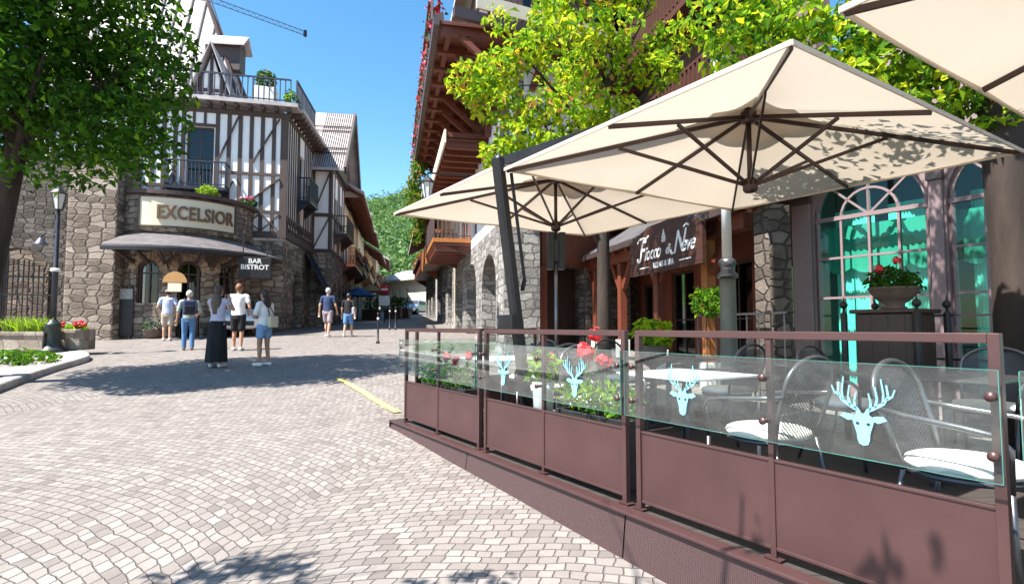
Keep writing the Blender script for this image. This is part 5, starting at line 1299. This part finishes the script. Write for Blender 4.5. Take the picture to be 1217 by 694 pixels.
# ================= trees
def tree(name, label, base, trunk, limbs, clumps, n, size, mats, seed, group='street trees', flat=.35, droop=.25):
    t = thing(name, label, 'tree', base, group); mb = MB()
    pts, rs = trunk; mb.tube(pts, rs, 14)
    rnd = random.Random(seed)
    for a, b, r in limbs:
        a, b = Vector(a), Vector(b); mid = a.lerp(b, .5)+Vector((rnd.uniform(-.15, .15), rnd.uniform(-.15, .15), .12))
        mb.tube([a, a.lerp(mid, .5), mid, mid.lerp(b, .5)+Vector((0, 0, .03)), b], [r, r*.85, r*.65, r*.45, r*.2], 8)
        for _ in range(6):
            s = a.lerp(b, rnd.uniform(.45, 1)); e = s+Vector((rnd.gauss(0, .4), rnd.gauss(0, .4), rnd.uniform(-.1, .6)))
            mb.tube([s, s.lerp(e, .5)+Vector((0, 0, .05)), e], [r*.28, r*.2, r*.06], 5)
    tr = mb.build('trunk', MAT['bark'], t)
    cm = MB(); leaves(cm, n, clumps, size, [(i, k) for i, (_, k) in enumerate(mats)], flat, seed, droop)
    cm.build('crown', [MAT[m] for m, _ in mats], t, fix=False)
    return t
V = Vector
def shell(c, r, k, cr, seed, cut=None):
    rnd = random.Random(seed); out = []
    while len(out) < k:
        d = V((rnd.gauss(0, 1), rnd.gauss(0, 1), rnd.gauss(0, 1))).normalized()*rnd.uniform(.45, 1)**.5
        p = V(c)+V((d.x*r[0], d.y*r[1], d.z*r[2]))
        if cut and not cut(p): continue
        s = cr*rnd.uniform(.6, 1.25); out.append((p, V((s, s, s*.75)), s**3))
    return out
# the big dark tree on the island
b = V((-9.15, 9.6, gz(-9.15, 9.6)+.1)); tp = [b-Z*.2, b+Z*.25, V((-8.9, 9.55, 2.2)), V((-8.3, 9.3, 4.6)), V((-7.95, 9.2, 6.6)), V((-7.95, 9.2, 9))]
cl = shell((-8.6, 9.3, 7.4), (2.5, 2.2, 2.75), 85, .8, 71)+[(at(px, py, 9.0), V((.5, .5, .42)), .14) for px, py in ((198, 60), (194, 110), (192, 150), (172, 182), (145, 190), (110, 195), (70, 198), (30, 196), (190, 20), (165, 165))]+[(V((x, y, 5.05+.2*math.sin(x*3))), V((.85, .8, .55)), .5) for x, y in ((-9.8, 9), (-9, 8.6), (-8.2, 8.4), (-7.4, 8.6), (-6.7, 9), (-9.4, 10), (-8.4, 10.2), (-7.2, 10))]
tree('street_tree', 'big dark green leafy tree on the kerbed island at the left', b, (tp, [.24, .2, .17, .15, .11, .05]),
     [(tp[3], V((-9.8, 8.9, 6.6)), .09), (tp[3], V((-6.5, 9.6, 6.2)), .09), (tp[4], V((-6.6, 8.6, 8)), .08), (tp[4], V((-9.4, 10, 8.5)), .08), (tp[2].lerp(tp[3], .7), V((-7.0, 8.2, 5.6)), .07), (tp[2].lerp(tp[3], .6), V((-9.6, 9.6, 5.4)), .07)],
     cl, 40000, .125, [('leaf_dark', 3), ('leaf_green', 4), ('leaf_mid', 2.5), ('leaf_lime', .3)], 72)
# the bright tree in front of the chalet
c = at(718, 388, 9.5); b = V((c.x, c.y, gz(c.x, c.y))); tp = [b-Z*.2, b+Z*.4, V((b.x, b.y, 2.8)), V((b.x-.02, b.y, 4.4)), V((b.x+.1, b.y, 5.6)), V((b.x+.15, b.y-.1, 7.4))]
cl = shell((b.x-.5, b.y-.1, 6.4), (1.45, 1.3, 1.75), 24, .38, 81)+[(at(px, py, 9.3), V((.42, .4, .3)), .12) for px, py in ((592, 80), (580, 120), (615, 160), (600, 185), (640, 130), (655, 175), (690, 150), (630, 60), (735, 135), (780, 85), (800, 45), (560, 95), (655, 20), (720, 60))]
tree('street_tree', 'bright yellow green tree with orange tinted leaf tips in front of the chalet', b, (tp, [.14, .12, .105, .09, .07, .03]),
     [(tp[2], V((b.x-1.2, b.y-.2, 5.4)), .05), (tp[3], V((b.x+1.3, b.y-.2, 6.3)), .05), (tp[3], V((b.x-1.5, b.y+.1, 6.4)), .05), (tp[4], V((b.x-.9, b.y-.4, 7.6)), .04), (tp[4], V((b.x+.9, b.y-.4, 7.3)), .04), (tp[2].lerp(tp[3], .5), V((b.x+.9, b.y+.5, 5.3)), .045)],
     cl, 7400, .12, [('leaf_lime', 5), ('leaf_yellow', 4), ('leaf_mid', 2.5), ('leaf_orange', .45)], 82, droop=.5)
# the thick trunk at the right, crown above the parasols
c = at(1212, 388, 5.15); b = V((c.x, c.y, .44)); tp = [b-Z*.2, b+Z*.3, V((b.x-.02, b.y, 2.2)), V((b.x-.05, b.y+.05, 3.9)), V((b.x-.2, b.y+.2, 5.2)), V((b.x-.3, b.y+.3, 7))]
cl = shell((4.25, 4.95, 5.95), (1.5, 1.3, 1.25), 26, .5, 91, lambda p: p.z > 4.4)+[(at(px, py, 5.3), V((.43, .4, .31)), .16) for px, py in ((872, 15), (890, 55), (930, 30), (980, 60), (1010, 95), (1060, 60), (1090, 110), (1040, 20), (1130, 60), (1150, 95), (1160, 140))]+[(V((x-SUN_DIR.x*.75, y-SUN_DIR.y*.75, 4.25)), V((.42, .4, .18)), .035) for x, y in ((3.5, 4.5), (3.75, 4.25), (3.3, 4.1), (3.1, 4.75), (3.55, 3.9), (2.95, 4.4))]
tree('street_tree', 'tree with thick dark trunk at the right edge and crown above the parasols', b, (tp, [.23, .19, .17, .16, .12, .05]),
     [(tp[3], V((2.7, 4.9, 5.5)), .07), (tp[3], V((5.3, 5.3, 6.0)), .08), (tp[4], V((3.4, 5.5, 6.6)), .06), (tp[4], V((4.6, 4.4, 6.8)), .06)],
     cl, 14500, .095, [('leaf_lime', 5), ('leaf_mid', 4), ('leaf_green', 2), ('leaf_yellow', 2.5)], 92)
# the tree behind us whose twigs shade the fence and the setts
b = V((-4.9, -.4, gz(-4.9, -.4))); tp = [b-Z*.2, b+Z*.4, V((-4.85, -.3, 3.2)), V((-4.6, -.1, 4.6)), V((-4.4, 0, 6.4))]
def shade(px, py, h, s):
    g = ground_at(px, py); k = h/math.tan(SUN_EL); return (V((g.x-SUN_DIR.x*k, g.y-SUN_DIR.y*k, g.z+h)), V((s, s*.8, s*.4)), s*s)
def shade_f(x, z, h, s):
    g = fe(x, 0, z); k = h/math.tan(SUN_EL); return (V((g.x-SUN_DIR.x*k, g.y-SUN_DIR.y*k, g.z+h)), V((s*.7, s*.6, s)), s*s)
cl = [shade(300, 668, 3.9, .22), shade(258, 674, 3.9, .16), shade(245, 690, 3.9, .18), shade(345, 672, 3.9, .2), shade(215, 694, 4, .25), shade(335, 690, 3.8, .2), shade(520, 692, 3.6, .15), shade(585, 690, 3.5, .14)]
f2 = [shade_f(4.52, .34, 3.4, .06), shade_f(4.58, .18, 3.4, .07), shade_f(5.16, .2, 3.3, .06), shade_f(5.32, .27, 3.3, .06)]
tree('street_tree', 'tree behind the viewer whose twigs throw leaf shadows on the setts and the fence', b, (tp, [.2, .17, .15, .11, .05]),
     [(tp[3], cl[0][0], .05), (tp[3], cl[4][0], .04), (tp[3], f2[0][0], .05), (tp[4], f2[2][0], .05), (cl[0][0], cl[3][0], .012)], cl+f2, 190, .11, [('leaf_green', 2), ('leaf_mid', 2)], 97)

# ================= people (one remeshed skin each, clothes over it)
MAT['skin'] = plain('skin', (.50, .29, .20), .5, var=.06, scale=6, bump=.05)
MAT['skin_tan'] = plain('tanned_skin', (.42, .22, .14), .5, var=.06, scale=6, bump=.05)
def cloth(name, col): return plain(name, col, .85, var=.09, scale=5, bump=.35, bscale=22, spec=.2)
def capsule(mb, a, b, r0, r1, n=10):
    a, b = V(a), V(b); d = (b-a); L = d.length; d = d/L
    st = [(-r0*.98, .2), (-r0*.75, .66), (-r0*.4, .917), (0, 1)]
    pts = [a+d*o for o, _ in st]+[b-d*o*(r1/r0) for o, _ in reversed(st)]
    rs = [r0*k for _, k in st]+[r1*k for _, k in reversed(st)]
    mb.tube(pts, rs, n)
def loft(mb, secs, n=16):
    "secs: (centre, rx, ry)"
    vs = []
    for c, rx, ry in secs:
        for j in range(n): a = 2*math.pi*j/n; vs.append(V(c)+V((rx*math.cos(a), ry*math.sin(a), 0)))
    fs = [(i*n+j, i*n+(j+1) % n, (i+1)*n+(j+1) % n, (i+1)*n+j) for i in range(len(secs)-1) for j in range(n)]
    fs += [tuple(range(n-1, -1, -1)), tuple((len(secs)-1)*n+j for j in range(n))]
    mb.add(vs, fs, 0, True)
def fuse(o, vox, sm=4):
    m = o.modifiers.new('fuse', 'REMESH'); m.mode = 'VOXEL'; m.voxel_size = vox; m.use_smooth_shade = True
    s = o.modifiers.new('soft', 'SMOOTH'); s.iterations = sm; s.factor = .5
def person(label, px, py, H, face, shirt, lower, kind, hair, arms, stride=.0, skin='skin', female=False, hairlen=0, shoes='white', hairmat='hair_dark', sleeve=.5, bald=False, depth=None, headturn=0, lean=0, cap=None):
    g = ground_at(px, py); t = thing('person', label, 'person'); k = H/1.72
    S = lambda x, y, z: V((x*k, y*k, z*k))
    sh = .175 if female else .205; hp = .095; hr = .155 if female else .15
    body = MB()
    hip = [S(s*hp, 0, .90) for s in (-1, 1)]; fy = (stride, -stride)
    kn = [S(s*hp*1.02, fy[i]*.45+.02, .49) for i, s in enumerate((-1, 1))]; an = [S(s*hp*1.05, fy[i]-.01, .085+max(0, -fy[i])*.12) for i, s in enumerate((-1, 1))]
    ly = lean
    loft(body, [(S(0, 0, .82), .13*k, .10*k), (S(0, 0, .90), hr*1.05*k, .11*k), (S(0, ly*.2, 1.0), (.135 if female else .15)*k, .10*k), (S(0, ly*.4, 1.10), (.12 if female else .145)*k, .095*k), (S(0, ly*.7, 1.25), .145*k, .105*k), (S(0, ly, 1.38), .15*k, .095*k), (S(0, ly, 1.44), .10*k, .07*k)])
    for i, s in enumerate((-1, 1)):
        capsule(body, hip[i], kn[i], .083*k, .056*k, 12); capsule(body, kn[i], an[i], .055*k, .037*k, 12)
        capsule(body, kn[i]+S(0, -.012, -.10), kn[i]+S(0, -.018, -.2), .05*k, .043*k, 10)
        capsule(body, an[i]+S(0, -.035, -.045), an[i]+S(s*.012, .13, -.055), .034*k, .028*k, 10)
    capsule(body, S(-sh+.03, ly, 1.395), S(sh-.03, ly, 1.395), .058*k, .058*k, 12)
    capsule(body, S(0, ly, 1.40), S(0, ly+.012, 1.53), .056*k, .05*k, 12)
    hc = S(0, ly+.02, 1.605); ht = Matrix.Rotation(headturn, 3, 'Z')
    hb = MB(); hb.ball((0, 0, .012*k), .098*k, 16, 12, 0, .80, .96, 1.08); hb.ball((0, .035*k, -.055*k), .062*k, 14, 10, 0, .85, .85, .9)
    capsule(hb, (0, .085*k, .005*k), (0, .105*k, -.025*k), .012*k, .016*k, 8)
    for s in (-1, 1): hb.ball((s*.082*k, -.005*k, -.008*k), .024*k, 8, 6, 0, .4, .8, 1.2)
    capsule(hb, (-.02*k, .083*k, -.058*k), (.02*k, .083*k, -.058*k), .010*k, .010*k, 6)
    for p in hb.v: body.v.append(hc+ht @ p)
    b0 = len(body.v)-len(hb.v)
    for f, m, s_ in zip(hb.f, hb.m, hb.sm): body.f.append(tuple(i+b0 for i in f)); body.m.append(m); body.sm.append(s_)
    sl = MB()
    for i, s in enumerate((-1, 1)):
        el, wr = arms[i]; A = S(s*sh, ly, 1.385); E = S(s*el[0], el[1], el[2]); W = S(s*wr[0], wr[1], wr[2])
        capsule(body, A, E, .048*k, .038*k, 10); capsule(body, E, W, .039*k, .026*k, 10)
        d = (W-E).normalized(); side = d.cross(V((0, 0, 1)) if abs(d.z) < .8 else V((0, 1, 0))).normalized(); nn = side.cross(d)
        pc = W+d*.05*k; capsule(body, W+d*.01*k-side*.012*k, W+d*.085*k-side*.018*k, .022*k, .016*k, 8); capsule(body, W+d*.01*k+side*.012*k, W+d*.085*k+side*.018*k, .022*k, .016*k, 8)
        for j, (o, L) in enumerate(((-.031, .064), (-.011, .074), (.010, .070), (.030, .054))):
            p = W+d*.092*k+side*o*k; m_ = p+d*L*.55*k+nn*.012*k*(-1 if d.z < 0 else 1); capsule(body, p, m_, .0088*k, .0085*k, 6); capsule(body, m_, m_+d*L*.4*k+nn*.03*k*(-1 if d.z < 0 else 1), .0085*k, .0075*k, 6)
        p = W+d*.03*k-side*.03*k; capsule(body, p, p+(d-side*.9).normalized()*.055*k, .011*k, .009*k, 6)
        if sleeve: capsule(sl, A, A.lerp(E, sleeve), .064*k, (.058 if sleeve < 1 else .048)*k, 12)
    o = body.build('body', MAT[skin], t); fuse(o, .0095, 3)
    # shirt
    top = MB()
    loft(top, [(S(0, 0, .90 if kind != 'skirt' else .97), (hr*1.05+.022)*k, .126*k), (S(0, ly*.2, 1.0), (.155 if female else .172)*k, .12*k), (S(0, ly*.4, 1.10), (.142 if female else .168)*k, .117*k), (S(0, ly*.7, 1.25), .166*k, .123*k), (S(0, ly, 1.37), .165*k, .112*k), (S(0, ly, 1.43), .12*k, .085*k), (S(0, ly, 1.455), .075*k, .068*k)])
    capsule(top, S(-sh+.03, ly, 1.393), S(sh-.03, ly, 1.393), .071*k, .071*k, 12)
    b0 = len(top.v); top.v += sl.v
    for f, m, s_ in zip(sl.f, sl.m, sl.sm): top.f.append(tuple(i+b0 for i in f)); top.m.append(0); top.sm.append(True)
    o = top.build('shirt', shirt, t); fuse(o, .012, 4)
    lo = MB()
    if kind == 'skirt':
        n = 40; secs = [(1.03, .148, .112), (.95, .165, .125), (.85, .185, .14), (.6, .20, .165), (.3, .215, .19), (.11, .225, .205)]
        vs = []
        for i, (z, rx, ry) in enumerate(secs):
            for j in range(n):
                a = 2*math.pi*j/n; f = 1+.035*i*.3*math.sin(a*7+i*.2); vs.append(S(rx*f*math.cos(a), ry*f*math.sin(a), z))
        lo.add(vs, [(i*n+j, i*n+(j+1) % n, (i+1)*n+(j+1) % n, (i+1)*n+j) for i in range(len(secs)-1) for j in range(n)]+[tuple(range(n))], 0, True)
        lo.build('skirt', lower, t)
    else:
        loft(lo, [(S(0, 0, .80), .15*k, .118*k), (S(0, 0, .90), (hr*1.05+.014)*k, .122*k), (S(0, 0, 1.0), .155*k, .112*k)])
        for i in range(2):
            if kind == 'shorts': e = hip[i].lerp(kn[i], .82 if not female else .55); capsule(lo, hip[i]-S(0, 0, .02), e, .102*k, .092*k, 14)
            else: capsule(lo, hip[i], kn[i], .10*k, .073*k, 14); capsule(lo, kn[i], an[i]+S(0, 0, .0), .073*k, .062*k, 12)
        o = lo.build('shorts' if kind == 'shorts' else 'trousers', lower, t); fuse(o, .012, 3)
    for i, s in enumerate((-1, 1)):
        sm = MB(); capsule(sm, an[i]+S(0, -.04, -.045), an[i]+S(s*.012, .15, -.053), .046*k, .036*k, 10); o = sm.build('shoe', MAT[shoes], t); fuse(o, .01, 2)
    if not bald:
        hm = MB()
        tmp = MB(); tmp.ball((0, -.012*k, .026*k), .108*k, 14, 10, 0, .84, .94, 1.02)
        if hairlen: loft(tmp, [(V((0, -.085*k, -.05*k)), .095*k, .055*k), (V((0, -.095*k, -.07*k-hairlen*.4)), .125*k, .055*k), (V((0, -.10*k, -.07*k-hairlen)), .075*k, .04*k)], 12)
        for p in tmp.v:
            q = V(p)
            if q.y > .045*k and q.z < .05*k: q.y = .045*k
            hm.v.append(hc+ht @ q)
        hm.f, hm.m, hm.sm = tmp.f, tmp.m, tmp.sm
        o = hm.build('hair', MAT[hairmat], t); fuse(o, .010, 2)
    if cap:
        cm_ = MB(); cm_.ball((0, 0, 0), .112*k, 16, 8, 0, .86, .98, .9); cm_.v = [hc+ht @ V((p.x, p.y, max(p.z, -.01*k)+.035*k)) for p in cm_.v]
        cm_.tube([hc+ht @ V((0, .07*k, .03*k)), hc+ht @ V((0, .17*k, .02*k))], [.07*k, .055*k], 10); cm_.build('cap', cap, t)
    place(t, g+Z*.006, yaw(face)); return t, k
MAT['hair_ginger'] = wood('short_ginger_hair', (.20, .085, .04), .3, .6); MAT['hair_dark'] = wood('dark_hair', (.035, .02, .014), .4, .5); MAT['hair_grey'] = wood('white_hair', (.55, .53, .50), .2, .6); MAT['hair_blond'] = wood('ombre_hair', (.085, .05, .034), .5, .5)
W = cloth('white_cotton', (.78, .77, .78)); DN = cloth('navy_cotton', (.035, .05, .11)); BK = cloth('black_cotton', (.022, .021, .024)); DENIM = cloth('light_denim', (.22, .36, .58)); JEANS = cloth('blue_jeans', (.09, .19, .36))
down = ((.27, -.02, 1.10), (.30, .06, .86)); fwd = ((.25, .03, 1.12), (.16, .26, 1.20)); up_ = ((.26, .14, 1.22), (.10, .26, 1.42)); hipb = ((.29, -.04, 1.12), (.22, .16, 1.02))
person('woman with long ombre hair, pale top and long black skirt raising both hands', 257, 436.5, 1.70, (.1, 1), cloth('pale_lilac_top', (.52, .50, .62)), BK, 'skirt', 1, (up_, up_), 0, 'skin', True, .42, hairmat='hair_blond', sleeve=.28)
person('man in white shirt and black shorts standing behind the long skirt', 282, 416.5, 1.80, (-.15, 1), W, BK, 'shorts', 1, (fwd, hipb), .05, 'skin_tan', hairmat='hair_ginger')
person('woman in white shirt and light denim shorts looking down at her hands', 313, 435, 1.62, (-.9, .35), W, DENIM, 'shorts', 1, (fwd, fwd), .03, 'skin_tan', True, .22, hairmat='hair_dark', sleeve=.8)
q = ground_at(313, 435); Fb = Fr(q, (.35, .9)); bp = thing('shoulder_bag', 'cream shoulder bag hanging behind the woman in denim shorts', 'bag', q+Z*.8); MB().box(Fb, -.10, .14, -.26, -.17, .82, 1.06).build('bag', cloth('cream_bag', (.62, .56, .40)), bp, bevel=.03)
mb = MB(); mb.tube([Fb(-.06, -.2, 1.05), Fb(-.03, -.13, 1.2), Fb(.0, -.03, 1.34), Fb(.05, -.13, 1.22), Fb(.10, -.2, 1.05)], .010, 6); mb.build('strap', BK, bp)
t, k = person('white haired person in dark vest and blue jeans wearing a dark backpack', 223, 416, 1.62, (-.5, .86), cloth('grey_green_shirt', (.30, .36, .34)), JEANS, 'trousers', 1, (down, hipb), .05, hairmat='hair_grey', sleeve=.9, shoes='pot')
bp = thing('backpack', 'dark navy backpack worn by the white haired person', 'backpack', t.location); mb = MB()
Fb = Fr(t.location, (.86, .5)); mb.box(Fb, -.15, .15, -.29, -.13, .95, 1.36); bo = mb.build('bag', DN, bp, bevel=.05); MB().box(Fb, -.11, .11, -.335, -.292, 1.0, 1.2).build('pocket', BK, bp, bevel=.02)
mb = MB()
for s in (-1, 1): mb.tube([Fb(s*.1, -.13, 1.32), Fb(s*.11, -.04, 1.41), Fb(s*.115, .08, 1.36), Fb(s*.13, .10, 1.2), Fb(s*.14, -.08, 1.02)], .018, 6)
mb.build_each('strap', BK, bp)
person('man in pale blue shirt and beige shorts by the arched window wearing a cap', 198, 405, 1.68, (-.3, 1), cloth('pale_blue_shirt', (.42, .47, .66)), cloth('beige_cotton', (.42, .35, .29)), 'shorts', 1, (hipb, hipb), .04, sleeve=.6, cap=cloth('pale_cap', (.45, .40, .45)))
person('walking man in navy shirt and pinkish grey shorts further up the street', 389, 400.5, 1.74, (.12, 1), DN, cloth('pinkish_grey_cotton', (.32, .26, .27)), 'shorts', 1, (((.27, -.06, 1.1), (.30, -.02, .86)), ((.29, .0, 1.1), (.28, .12, .92))), .16, 'skin', hairmat='hair_grey', sleeve=.55)
t, k = person('walking woman in black shirt and blue denim shorts beside the man in navy', 413.5, 400.5, 1.55, (.1, 1), BK, cloth('mid_denim', (.10, .22, .42)), 'shorts', 1, (((.27, .02, 1.1), (.30, .10, .86)), ((.26, -.08, 1.1), (.3, -.1, .86))), -.15, 'skin', False, 0, hairmat='hair_dark', sleeve=.6)
bp = thing('shoulder_bag', 'grey shoulder bag carried by the walking woman in black', 'bag', t.location); Fb = Fr(t.location, (1, -.1)); MB().box(Fb, .16, .26, -.12, .12, .80, 1.05).build('bag', cloth('grey_canvas', (.35, .36, .38)), bp, bevel=.03)
mb = MB(); mb.tube([Fb(.21, -.08, 1.04), Fb(.1, -.13, 1.25), Fb(-.08, -.05, 1.345), Fb(-.06, .09, 1.25), Fb(.18, .1, 1.03)], .012, 6); mb.build('strap', BK, bp)
g = ground_at(182, 402); t = thing('stone_pot', 'squat pot with grey leaved plant beside the man by the arched window', 'pot', g); MB().lathe(g, [(.22, 0), (.3, .1), (.32, .26), (.35, .3), (.3, .3), (.02, .24)], 18).build('pot', MAT['pot'], t)
MAT['leaf_grey'] = leafmat('leaf_grey', (.22, .24, .23), .2)
plant_thing('grey_plant', 'silvery grey plant growing in the squat pot', 'plant', g+Z*.25, [(g+Z*.45, V((.4, .35, .26)))], 420, .1, [('leaf_grey', 3), ('leaf_green', 1)], seed=15)

# ================= street furniture and vehicles
def car(label, c, d, paint, s=1.0):
    t = thing('parked_car', label, 'car', c, 'parked cars'); F = Fr(c, d); L, Wd = 3.9*s, 1.68*s
    side = [(0, .32), (0, .62), (.12, .78), (.85, .92), (1.35, 1.38), (1.7, 1.46), (2.7, 1.44), (3.35, 1.0), (3.8, .92), (3.9, .6), (3.88, .3)]
    side = [(a*s, b*s) for a, b in side]; mb = MB(); n = len(side); vs = []
    for yy, inn in ((-Wd/2, 0), (Wd/2, 0)):
        for a, b in side: vs.append(F(a, yy*(.86 if b > 1.0*s else 1), b))
    st = [(0, .34, .60, .62, .60, .40), (.06, .26, .66, .72, .72, .62), (.35, .24, .74, .82, .80, .70), (.85, .24, .84, .93, .83, .70), (1.05, .24, .88, 1.08, .84, .66), (1.42, .24, .90, 1.40, .84, .58), (1.9, .24, .91, 1.46, .84, .58), (2.7, .24, .92, 1.44, .84, .57), (3.2, .25, .92, 1.16, .82, .60), (3.55, .28, .88, .98, .78, .66), (3.85, .34, .78, .82, .70, .55), (3.9, .40, .62, .64, .60, .4)]
    vs = []
    for x, zb, zm, zt, wm, wt in st:
        for yy, zz in ((-wm*.92, zb), (-wm, zb+.14), (-wm, zm-.04), (-wm*.96, zm+.03), (-wt, zt-.05), (-wt*.8, zt), (wt*.8, zt), (wt, zt-.05), (wm*.96, zm+.03), (wm, zm-.04), (wm, zb+.14), (wm*.92, zb)): vs.append(F(x*s, yy*s, zz*s))
    k = 12; fs = [(i*k+j, i*k+(j+1) % k, (i+1)*k+(j+1) % k, (i+1)*k+j) for i in range(len(st)-1) for j in range(k)]+[tuple(range(k)), tuple((len(st)-1)*k+j for j in range(k-1, -1, -1))]
    mb.add(vs, fs, 0, True); b = mb.build('body', paint, t); b.modifiers.new('round', 'SUBSURF').render_levels = 1
    g = MB()
    for sgn in (-1, 1): g.prism([F(a*s, sgn*(.62 if b_ > 1.1 else .80)*s+sgn*.012, b_*s) for a, b_ in ((1.0, .97), (1.42, 1.34), (2.62, 1.36), (3.15, 1.02))], F.y*.01*sgn)
    g.build_each('side_window', MAT['table_dark'], b); MB().prism([F(.98*s, -.66*s, 1.0*s), F(.98*s, .66*s, 1.0*s), F(1.36*s, .53*s, 1.35*s), F(1.36*s, -.53*s, 1.35*s)], V((0, 0, .02))-F.x*.02).build('windscreen', MAT['table_dark'], b)
    for a in (.72, 3.1):
        for sgn in (-1, 1):
            c_ = F(a*s, sgn*(Wd/2-.08), .30*s); w_ = MB(); w_.tube([c_-F.y*.1, c_+F.y*.1], .30*s, 20); wo = w_.build('wheel', MAT['iron'], t); r_ = MB(); r_.tube([c_+F.y*sgn*.1, c_+F.y*sgn*.112], .19*s, 14); r_.build('rim', MAT['steel'], wo)
    for sgn in (-1, 1): h = MB(); h.ball(F(.13*s, sgn*.6*s, .68*s), .105*s, 10, 8); h.build('headlight', MAT['steel'], t)
    MB().box(F, -.03, .02, -.55*s, .55*s, .40*s, .56*s).build('grille', MAT['iron'], t)
    return t
g = ground_at(281, 401); car('white car parked in front of the bistro porch behind the standing people', g+Z*.02, (-.43, .9), plain('white_car_paint', (.75, .75, .76), .25, var=.02, bump=0, spec=.6))
g = at(482, 375, 52); car('silver car parked far up the street near the planter boxes', V((g.x, g.y, gz(g.x, g.y))), (.3, .95), plain('silver_car_paint', (.45, .47, .5), .25, .5, var=.02, bump=0))
# no entry sign
g = at(457, 372, 33); g.z = gz(g.x, g.y); t = thing('road_sign', 'round red no entry sign on a grey pole with white plate below', 'road sign', g); h = at(457, 344, 33).z
MB().tube([g, V((g.x, g.y, h+.35))], .035, 10).build('pole', MAT['steel'], t); Fs = Fr(V((g.x, g.y, h)), (1, -.1))
o = MB(); o.tube([Fs(0, -.05, 0), Fs(0, -.07, 0)], .30, 28); o = o.build('disc', MAT['red_paint'], t); MB().box(Fs, -.21, .21, -.078, -.072, -.05, .05).build('bar', MAT['white'], o)
MB().box(Fs, -.32, .32, -.07, -.05, -.95, -.38).build('plate', MAT['white'], t)
for px, py, H, lab in ((449, 408, .95, 'thin black post standing alone in front of the no entry sign'), (463, 392, 1.0, 'left post of the pair of thin black posts by the stone arcade'), (470, 392, 1.0, 'right post of the pair of thin black posts by the stone arcade')):
    g = ground_at(px, py); t = thing('bollard', lab, 'bollard', g, 'thin street posts'); MB().lathe(g, [(.06, 0), (.06, .06), (.032, .08), (.03, H-.06), (.04, H-.04), (.035, H)], 12).build('post', MAT['iron'], t); MB().lathe(g+Z*(H-.22), [(.034, 0), (.034, .07)], 12).build('band', MAT['white'], t)
g = ground_at(362, 385.5); Fs = Fr(g, (1, .05)); t = thing('notice_board', 'white framed notice board standing by the wall behind the walkers', 'notice board', g); MB().box(Fs, -.42, .42, -.02, .02, .3, 1.35).build('board', plain('grey_white_board', (.5, .5, .52), .5, var=.1), t); mb = MB(); mb.box(Fs, -.47, -.42, -.03, .03, 0, 1.4); mb.box(Fs, .42, .47, -.03, .03, 0, 1.4); mb.box(Fs, -.42, .42, -.03, .03, 1.35, 1.4); mb.build('frame', MAT['steel'], t)
for i, (px, py, Y, lab) in enumerate(((441, 378, 38, 'dark planter box left of the no entry sign'), (468, 379, 40, 'dark planter box right of the no entry sign'), (478, 378, 42, 'dark planter box nearest the silver car'))):
    g = at(px, py, Y); g.z = gz(g.x, g.y); Fs = Fr(g, (1, -.1)); t = thing('planter_box', lab, 'planter', g, 'dark planter boxes'); MB().box(Fs, -.55, .55, -.3, .3, 0, .7).build('box', MAT['wood_dark'], t, bevel=.02)
    plant_thing('box_shrub', 'clipped dark shrub in the '+lab, 'shrub', g+Z*.7, [(g+Z*1.1, V((.5, .3, .5)))], 260, .16, [('leaf_dark', 2), ('leaf_green', 1)], seed=130+i, group='shrubs in the planter boxes')
for px, py, Y, lab in ((425, 352, 36, 'far cafe parasol with blue canopy'), (440, 347, 42, 'far cafe parasol with ochre canopy')):
    g = at(px, py, Y); g0 = gz(g.x, g.y); t = thing('cafe_parasol', lab+' on the left of the street', 'parasol', V((g.x, g.y, g0)), 'small cafe parasols'); MB().tube([V((g.x, g.y, g0)), V((g.x, g.y, g.z+.4))], .03, 8).build('pole', MAT['steel'], t)
    MB().lathe(V((g.x, g.y, g.z)), [(1.2, 0), (1.2, .06), (.05, .55), (.02, .6)], 8, 0, False).build('canopy', fabric('canopy_'+('blue' if 'blue' in lab else 'ochre'), (.05, .13, .30) if 'blue' in lab else (.45, .28, .12), .2), t)
# crane jib far in the sky
a, b = at(232, -4, 62), at(361, 42, 70); t = thing('crane_jib', 'slim lattice crane jib crossing the blue sky above the rooftops', 'crane', b)
b2 = a+(a-b)*.5; mb = MB(); up3 = Z*.55; k = 26
sd = (b2-b).normalized().cross(Z)*.4
for i in range(k):
    p, q = b.lerp(b2, i/k), b.lerp(b2, (i+1)/k); mb.bar(p, q, .07); mb.bar(p+up3, q+up3, .07); mb.bar(p, (p+q)/2+up3, .035); mb.bar((p+q)/2+up3, q, .035)
mb.build('jib', plain('crane_paint', (.08, .10, .14), .5), t); MB().box(Fr(b, (b2-b)), -.35, 0, -.15, .15, -.15, .65).build('jib_end', MAT['iron'], t)
base = b2+V((-8, 0, 0)); MB().bar(V((base.x, base.y, gz(base.x, base.y))), V((base.x, base.y, b2.z+1)), 1.2).build('tower', MAT['iron'], t)
mb = MB(); mb.bar(b2, V((base.x, base.y, b2.z)), .3); mb.build('jib_root', MAT['iron'], t)
